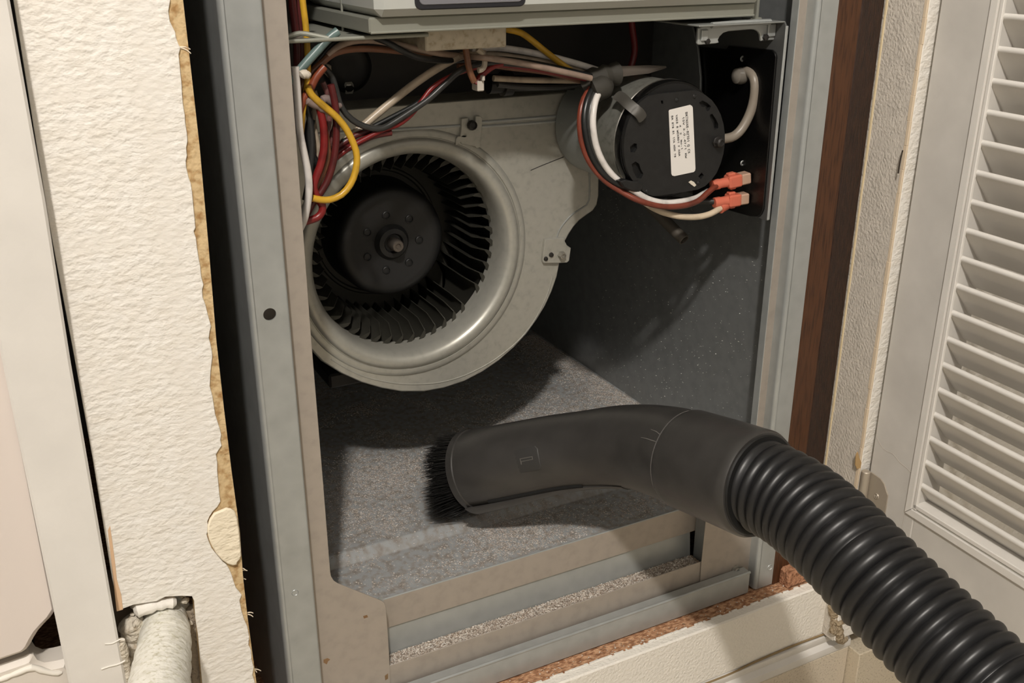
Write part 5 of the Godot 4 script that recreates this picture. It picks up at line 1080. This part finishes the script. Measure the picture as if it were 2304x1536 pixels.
func vacuum() -> void:
	var nz := thing("vacuum_nozzle", "black curved vacuum brush nozzle lying in the bottom of the cabinet", "vacuum nozzle", "", V(0.22, 0.12, -0.1))
	var ctr: Array = [V(0.2223, 0.1749, -0.1002), V(0.2349, 0.1849, -0.0823), V(0.2563, 0.1981, -0.0589), V(0.2772, 0.2103, -0.0364), V(0.2961, 0.2214, -0.0121), V(0.3118, 0.2331, 0.0151), V(0.3223, 0.2415, 0.0412), V(0.329, 0.2483, 0.0709), V(0.3324, 0.2533, 0.0971), V(0.3353, 0.2564, 0.1168)]
	var path := curve(ctr, 0.006)
	var rad := []
	for k in path.size():
		var t := float(k) / (path.size() - 1)
		rad.append(lerpf(0.0388, 0.0355, smoothstep(0.0, 0.45, t)) + 0.0065 * smoothstep(0.45, 1.0, t))
	var end_dir: Vector3 = (path[0] - path[3]).normalized()
	var body_pts := path.duplicate()
	var body_rad := rad.duplicate()
	body_pts.insert(0, path[0] + end_dir * 0.0035)
	body_rad.insert(0, 0.0376)
	body_pts.insert(0, path[0] + end_dir * 0.0042)
	body_rad.insert(0, 0.034)
	obj("body", M.new().tube(body_pts, body_rad, 56), black_plastic, nz, 50.0)
	# a lower lip stands off the barrel and leaves a slot
	var lip := M.new()
	var slot := []
	var lr := []
	var to_front := V(-0.45, 0.45, 0.77).normalized()
	var down := V(0, -1, 0)
	for k in 27:
		if k >= path.size() - 1:
			break
		var t := k / 26.0
		var d: Vector3 = (path[k + 1] - path[k]).normalized()
		var fr := (to_front - d * to_front.dot(d)).normalized()
		var dn := d.cross(fr)
		if dn.y > 0.0:
			dn = -dn
		var r := PackedVector3Array()
		var a1 := lerpf(0.66, 0.34, t)
		var ro: float = rad[k] + lerpf(0.0042, 0.0008, t)
		for i in 15:
			var a := lerpf(-0.9, a1, i / 14.0)
			r.append(path[k] + (dn * cos(a) + fr * sin(a)) * ro)
		for i in 15:
			var a := lerpf(a1, -0.9, i / 14.0)
			r.append(path[k] + (dn * cos(a) + fr * sin(a)) * (ro - 0.0016))
		lr.append(r)
		if k > 3 and k < 20:
			slot.append(path[k] + (dn * cos(a1 + 0.035) + fr * sin(a1 + 0.035)) * (rad[k] - 0.0002))
	down = V(0.05, -0.93, 0.37)
	lip.loft(lr)
	obj("lower_lip", lip, black_plastic, nz, 50.0)
	obj("slot", M.new().tube(slot, 0.0023, 8), mat(g(0.015), 0.9), nz)
	var rim := M.new()
	rim.tube([path[0] + end_dir * 0.0035, path[0] + end_dir * 0.0028, path[0] - end_dir * 0.0040, path[0] - end_dir * 0.0052], [0.0384, 0.0398, 0.0398, 0.0384], 56)
	obj("rim", rim, black_plastic, nz)
	# sleeve seam, collar
	var cp := curve([V(0.3311, 0.2522, 0.0897), V(0.3353, 0.2564, 0.1168), V(0.3395, 0.2593, 0.1396), V(0.3425, 0.2614, 0.1573), V(0.3439, 0.2629, 0.1671)], 0.004)
	var cr := []
	for k in cp.size():
		var t := float(k) / (cp.size() - 1)
		cr.append(0.0425 + 0.0012 * t)
	cr[0] = 0.0412
	cr[-1] = 0.0418
	obj("collar", M.new().tube(cp, cr, 64), black_plastic, nz, 30.0)
	var q: Vector3 = cp[-1]
	var cd: Vector3 = (cp[-1] - cp[-3]).normalized()
	obj("collar_mouth", M.new().tube([q, q + cd * 0.0015], [0.0402, 0.0395], 64), mat(g(0.05), 0.6), nz)
	# badge on top of the barrel
	var view := (V(-0.45, 0.45, 0.77)).normalized()
	var bi := 12
	var bd: Vector3 = (path[bi + 1] - path[bi]).normalized()
	var bn := (view - bd * view.dot(bd)).normalized()
	var bs := bd.cross(bn)
	var bx := Transform3D(Basis(bd, bs, bn), path[bi] + bn * (rad[bi] - 0.0008))
	var patch := M.new()
	var prs := []
	for i in 9:
		var a := lerpf(-0.30, 0.30, i / 8.0)
		var r := PackedVector3Array()
		for e in [[-0.0125, 0.0], [-0.0115, 0.0005], [0.0115, 0.0005], [0.0125, 0.0], [0.0125, -0.002], [-0.0125, -0.002]]:
			r.append(path[bi] + bd * e[0] * (1.0 if absf(a) < 0.28 else 0.85) + (bn * cos(a) + bs * sin(a)) * (rad[bi] + e[1]))
		prs.append(r)
	patch.loft(prs)
	var badge := obj("badge", patch, mat(Color(0.19, 0.186, 0.18), 0.5), nz)
	var bar := M.new()
	bar.xf = bx
	bar.plate([Vector2(-0.0065, -0.0024), Vector2(-0.0065, 0.003), Vector2(-0.0058, 0.0034), Vector2(-0.0052, 0.0008), Vector2(0.0065, 0.0008), Vector2(0.0065, -0.0024)], 0.0008, 0.0017, [[Vector2(-0.0058, -0.0017), Vector2(0.0058, -0.0017), Vector2(0.0058, 0.0002), Vector2(-0.0058, 0.0002)]])
	obj("emblem", bar, mat(Color(0.36, 0.35, 0.33), 0.45), badge)
	# scuffs: pale rubbed marks on the plastic
	var sc := M.new()
	for s in [[34, -0.32, 40, -0.18], [33, -0.16, 41, -0.05], [41, -0.1, 45, 0.05]]:
		var pts := []
		for i in 6:
			var k := int(lerpf(minf(s[0], path.size() - 2), minf(s[2], path.size() - 2), i / 5.0))
			var a: float = lerpf(s[1], s[3], i / 5.0) + rng.randf_range(-0.02, 0.02)
			var d: Vector3 = (path[k + 1] - path[k]).normalized()
			var n := (view - d * view.dot(d)).normalized()
			pts.append(path[k] + d * i * 0.0004 + (n * cos(a) + d.cross(n) * sin(a)) * (rad[k] + 0.00002))
		sc.tube(pts, [0.0002, 0.0004, 0.0005, 0.0003, 0.0005, 0.0002], 5)
	obj("scuff", sc, mat(Color(0.42, 0.41, 0.39), 0.7), nz)
	var seam := M.new()
	var k0 := 2
	var sdir: Vector3 = (cp[k0 + 1] - cp[k0]).normalized()
	var s1 := (view - sdir * view.dot(sdir)).normalized()
	var s2 := sdir.cross(s1)
	var spts := []
	for i in 20:
		var a := lerpf(-1.15, 0.9, i / 19.0)
		spts.append(cp[0] + (s1 * cos(a) + s2 * sin(a)) * 0.0412)
	seam.tube(spts, 0.0006, 6)
	obj("seam_line", seam, mat(Color(0.33, 0.32, 0.31), 0.6), nz)
	# bristles
	var br := M.new()
	var e0: Vector3 = path[0] + end_dir * 0.003
	var u1 := (down - end_dir * down.dot(end_dir)).normalized()
	var u2 := end_dir.cross(u1)
	for k in 2600:
		var a := rng.randf() * TAU
		var rr := 0.0365 * sqrt(lerpf(0.42, 1.0, rng.randf()))
		var out := u1 * cos(a) + u2 * sin(a)
		var p := e0 + out * rr - end_dir * 0.002
		var L := rng.randf_range(0.030, 0.040) + 0.020 * maxf(0.0, cos(a)) * rng.randf_range(0.85, 1.05)
		var d := (end_dir + out * rng.randf_range(-0.05, 0.22) + V(rng.randf_range(-0.07, 0.07), rng.randf_range(-0.07, 0.07), rng.randf_range(-0.07, 0.07))).normalized()
		var mid := p + d * L * 0.55 + V(rng.randf_range(-0.001, 0.001), rng.randf_range(-0.001, 0.001), 0)
		var tip := p + d * L + V(rng.randf_range(-0.0022, 0.0022), rng.randf_range(-0.002, 0.001), rng.randf_range(-0.0015, 0.0015))
		if tip.y < 0.1145:
			tip.y = 0.1145 + rng.randf() * 0.0015
			tip += V(-0.002, 0, -0.002)
		mid.y = maxf(mid.y, 0.1155)
		var w := (d.cross(V(0, 1, 0.3))).normalized() * 0.00036
		var w2 := d.cross(w).normalized() * 0.00036
		br.tri(p + w, mid + w, p + w2); br.tri(p + w2, mid + w, mid + w2)
		br.tri(p + w2, mid + w2, p - w); br.tri(p - w, mid + w2, mid - w)
		br.tri(p - w, mid - w, p + w); br.tri(p + w, mid - w, mid + w)
		br.tri(mid + w, tip, mid + w2); br.tri(mid + w2, tip, mid - w); br.tri(mid - w, tip, mid + w)
	var bo := obj("bristles", br, mat(Color(0.15, 0.147, 0.143), 0.28), nz, 0.0)
	bo.set_meta("kind", "stuff")
	# hose
	var hp: Array = [V(0.3442, 0.2614, 0.1606), V(0.3473, 0.2623, 0.1777), V(0.3503, 0.2614, 0.204), V(0.35, 0.2571, 0.2375), V(0.3494, 0.2489, 0.2739), V(0.3511, 0.2388, 0.3063), V(0.3532, 0.2292, 0.3398), V(0.3545, 0.2208, 0.3749), V(0.3557, 0.2116, 0.4138), V(0.359, 0.1983, 0.4546), V(0.3653, 0.1817, 0.496)]
	var hc := curve(hp, 0.00085)
	var dist := 0.0
	var hr := []
	for k in hc.size():
		if k > 0:
			dist += hc[k].distance_to(hc[k - 1])
		var ph := fposmod(dist / 0.0098, 1.0)
		hr.append(0.0329 + 0.0042 * pow(absf(sin(PI * ph)), 0.56))
	var hose := thing("vacuum_hose", "thick black corrugated vacuum hose curving out to the lower right", "hose", "", hc[int(hc.size() * 0.5)])
	obj("corrugated_tube", M.new().tube(hc, hr, 52, false), hose_plastic, hose, 60.0)

func litter() -> void:
	var chip := M.new()
	chip.box(V(-0.5, -0.5, -0.5), V(0.5, 0.5, 0.5))
	var cm := chip.mesh(0.0)
	var m := mat(Color(1, 1, 1), 0.85)
	m.vertex_color_use_as_albedo = true
	var scatter := func(called: String, label: String, n: int, pick: Callable, cols: Array, lo: float, hi: float) -> void:
		var mm := MultiMesh.new()
		mm.transform_format = MultiMesh.TRANSFORM_3D
		mm.use_colors = true
		mm.mesh = cm
		mm.instance_count = n
		for i in n:
			var p: Vector3 = pick.call()
			var s := rng.randf_range(lo, hi)
			var b := Basis(V(0, 1, 0), rng.randf() * TAU) * Basis(V(1, 0, 0), rng.randf_range(-0.6, 0.6))
			mm.set_instance_transform(i, Transform3D(b.scaled_local(V(s * rng.randf_range(0.6, 2.2), s * 0.35, s * rng.randf_range(0.5, 0.9))), p))
			var c: Color = cols[rng.randi() % cols.size()]
			mm.set_instance_color(i, c * rng.randf_range(0.7, 1.1))
		var o := MultiMeshInstance3D.new()
		o.multimesh = mm
		o.material_override = m
		o.name = called
		o.set_meta("kind", "stuff")
		tag(o, label, "dust")
		add_child(o, true)
	var lint := FastNoiseLite.new()
	lint.seed = 5
	lint.frequency = 16.0
	lint.fractal_octaves = 3
	var pale := [Color(0.55, 0.48, 0.41), Color(0.66, 0.60, 0.54), Color(0.38, 0.32, 0.27), Color(0.74, 0.70, 0.66), Color(0.48, 0.40, 0.34)]
	var heaps := [[0.185, -0.235, 0.07, 0.04, 0.8], [0.13, -0.16, 0.05, 0.03, 0.6], [0.255, -0.085, 0.05, 0.025, 0.9], [0.26, -0.055, 0.05, 0.02, 0.6], [0.40, -0.26, 0.07, 0.05, 0.6], [0.40, -0.06, 0.05, 0.02, 0.5], [0.15, -0.055, 0.08, 0.012, 0.35]]
	var on_pan := func() -> Vector3:
		for t in 60:
			var x := rng.randf_range(0.008, 0.524)
			var z := rng.randf_range(-0.52, -0.038)
			var w := 0.012 + 0.8 * maxf(0.0, lint.get_noise_2d(x, z) - 0.05)
			w += 1.0 * smoothstep(0.455, 0.525, x) * smoothstep(-0.12, -0.24, z)
			for c in heaps:
				w += c[4] * exp(-pow((z - c[1]) / c[3], 2.0) - pow((x - c[0]) / c[2], 2.0))
			if rng.randf() < w * 0.6:
				var y := 0.1071
				if z < -0.1125:
					y = 0.1141
				elif z < -0.0995:
					y = 0.1071 + (-0.0995 - z) * 0.53
				return V(x, y, z)
		return V(0.3, 0.1142, -0.2)
	scatter.call("dust", "pale lint and dust chips scattered over the cabinet's metal floor pan", 42000, on_pan, pale, 0.00035, 0.00095)
	var in_trough := func() -> Vector3:
		var x := rng.randf_range(0.05, 0.443)
		var z := rng.randf_range(-0.0335, -0.016)
		return V(x, 0.0458 + rng.randf() * 0.0014, z)
	scatter.call("dust", "thick lint and grit lying in the trough behind the bottom rail", 15000, in_trough, [Color(0.62, 0.54, 0.46), Color(0.72, 0.65, 0.57), Color(0.40, 0.33, 0.27), Color(0.80, 0.76, 0.70), Color(0.30, 0.25, 0.2)], 0.0004, 0.0012)
	var bed := M.new()
	var bl := []
	for k in 66:
		var x := 0.05 + 0.0061 * k
		var r := PackedVector3Array()
		for i in 9:
			r.append(V(x, 0.0452 + rng.randf() * 0.0013, -0.0155 - 0.0185 * i / 8.0))
		r.append(V(x, 0.0346, -0.034))
		r.append(V(x, 0.0346, -0.0155))
		bl.append(r)
	bed.loft(bl)
	var bo := obj("lint_bed", bed, mat(Color(0.66, 0.58, 0.50), 0.95, 0.0, noise(0.06, FastNoiseLite.TYPE_SIMPLEX_SMOOTH, 4, 401, [[0.0, g(0.6)], [0.5, g(0.9)], [1.0, g(1.0)]]), V(9, 9, 9)))
	bo.set_meta("kind", "stuff")
	tag(bo, "matted tan layer of lint filling the trough behind the bottom rail", "lint")
	var on_wall := func() -> Vector3:
		return V(0.5268, rng.randf_range(0.115, 0.40), rng.randf_range(-0.36, -0.04))
	scatter.call("dust", "fine pale specks stuck to the cabinet's dark right inner wall", 900, on_wall, [Color(0.7, 0.68, 0.64), Color(0.5, 0.5, 0.48)], 0.0003, 0.0009)
	var on_base := func() -> Vector3:
		return V(rng.randf_range(0.05, 0.59), 0.0, rng.randf_range(0.001, 0.015))
	scatter.call("dust", "crumbs along the brown base board strip in front of the cabinet", 260, on_base, [Color(0.62, 0.5, 0.38), Color(0.78, 0.72, 0.64), Color(0.35, 0.24, 0.15)], 0.0004, 0.0014)
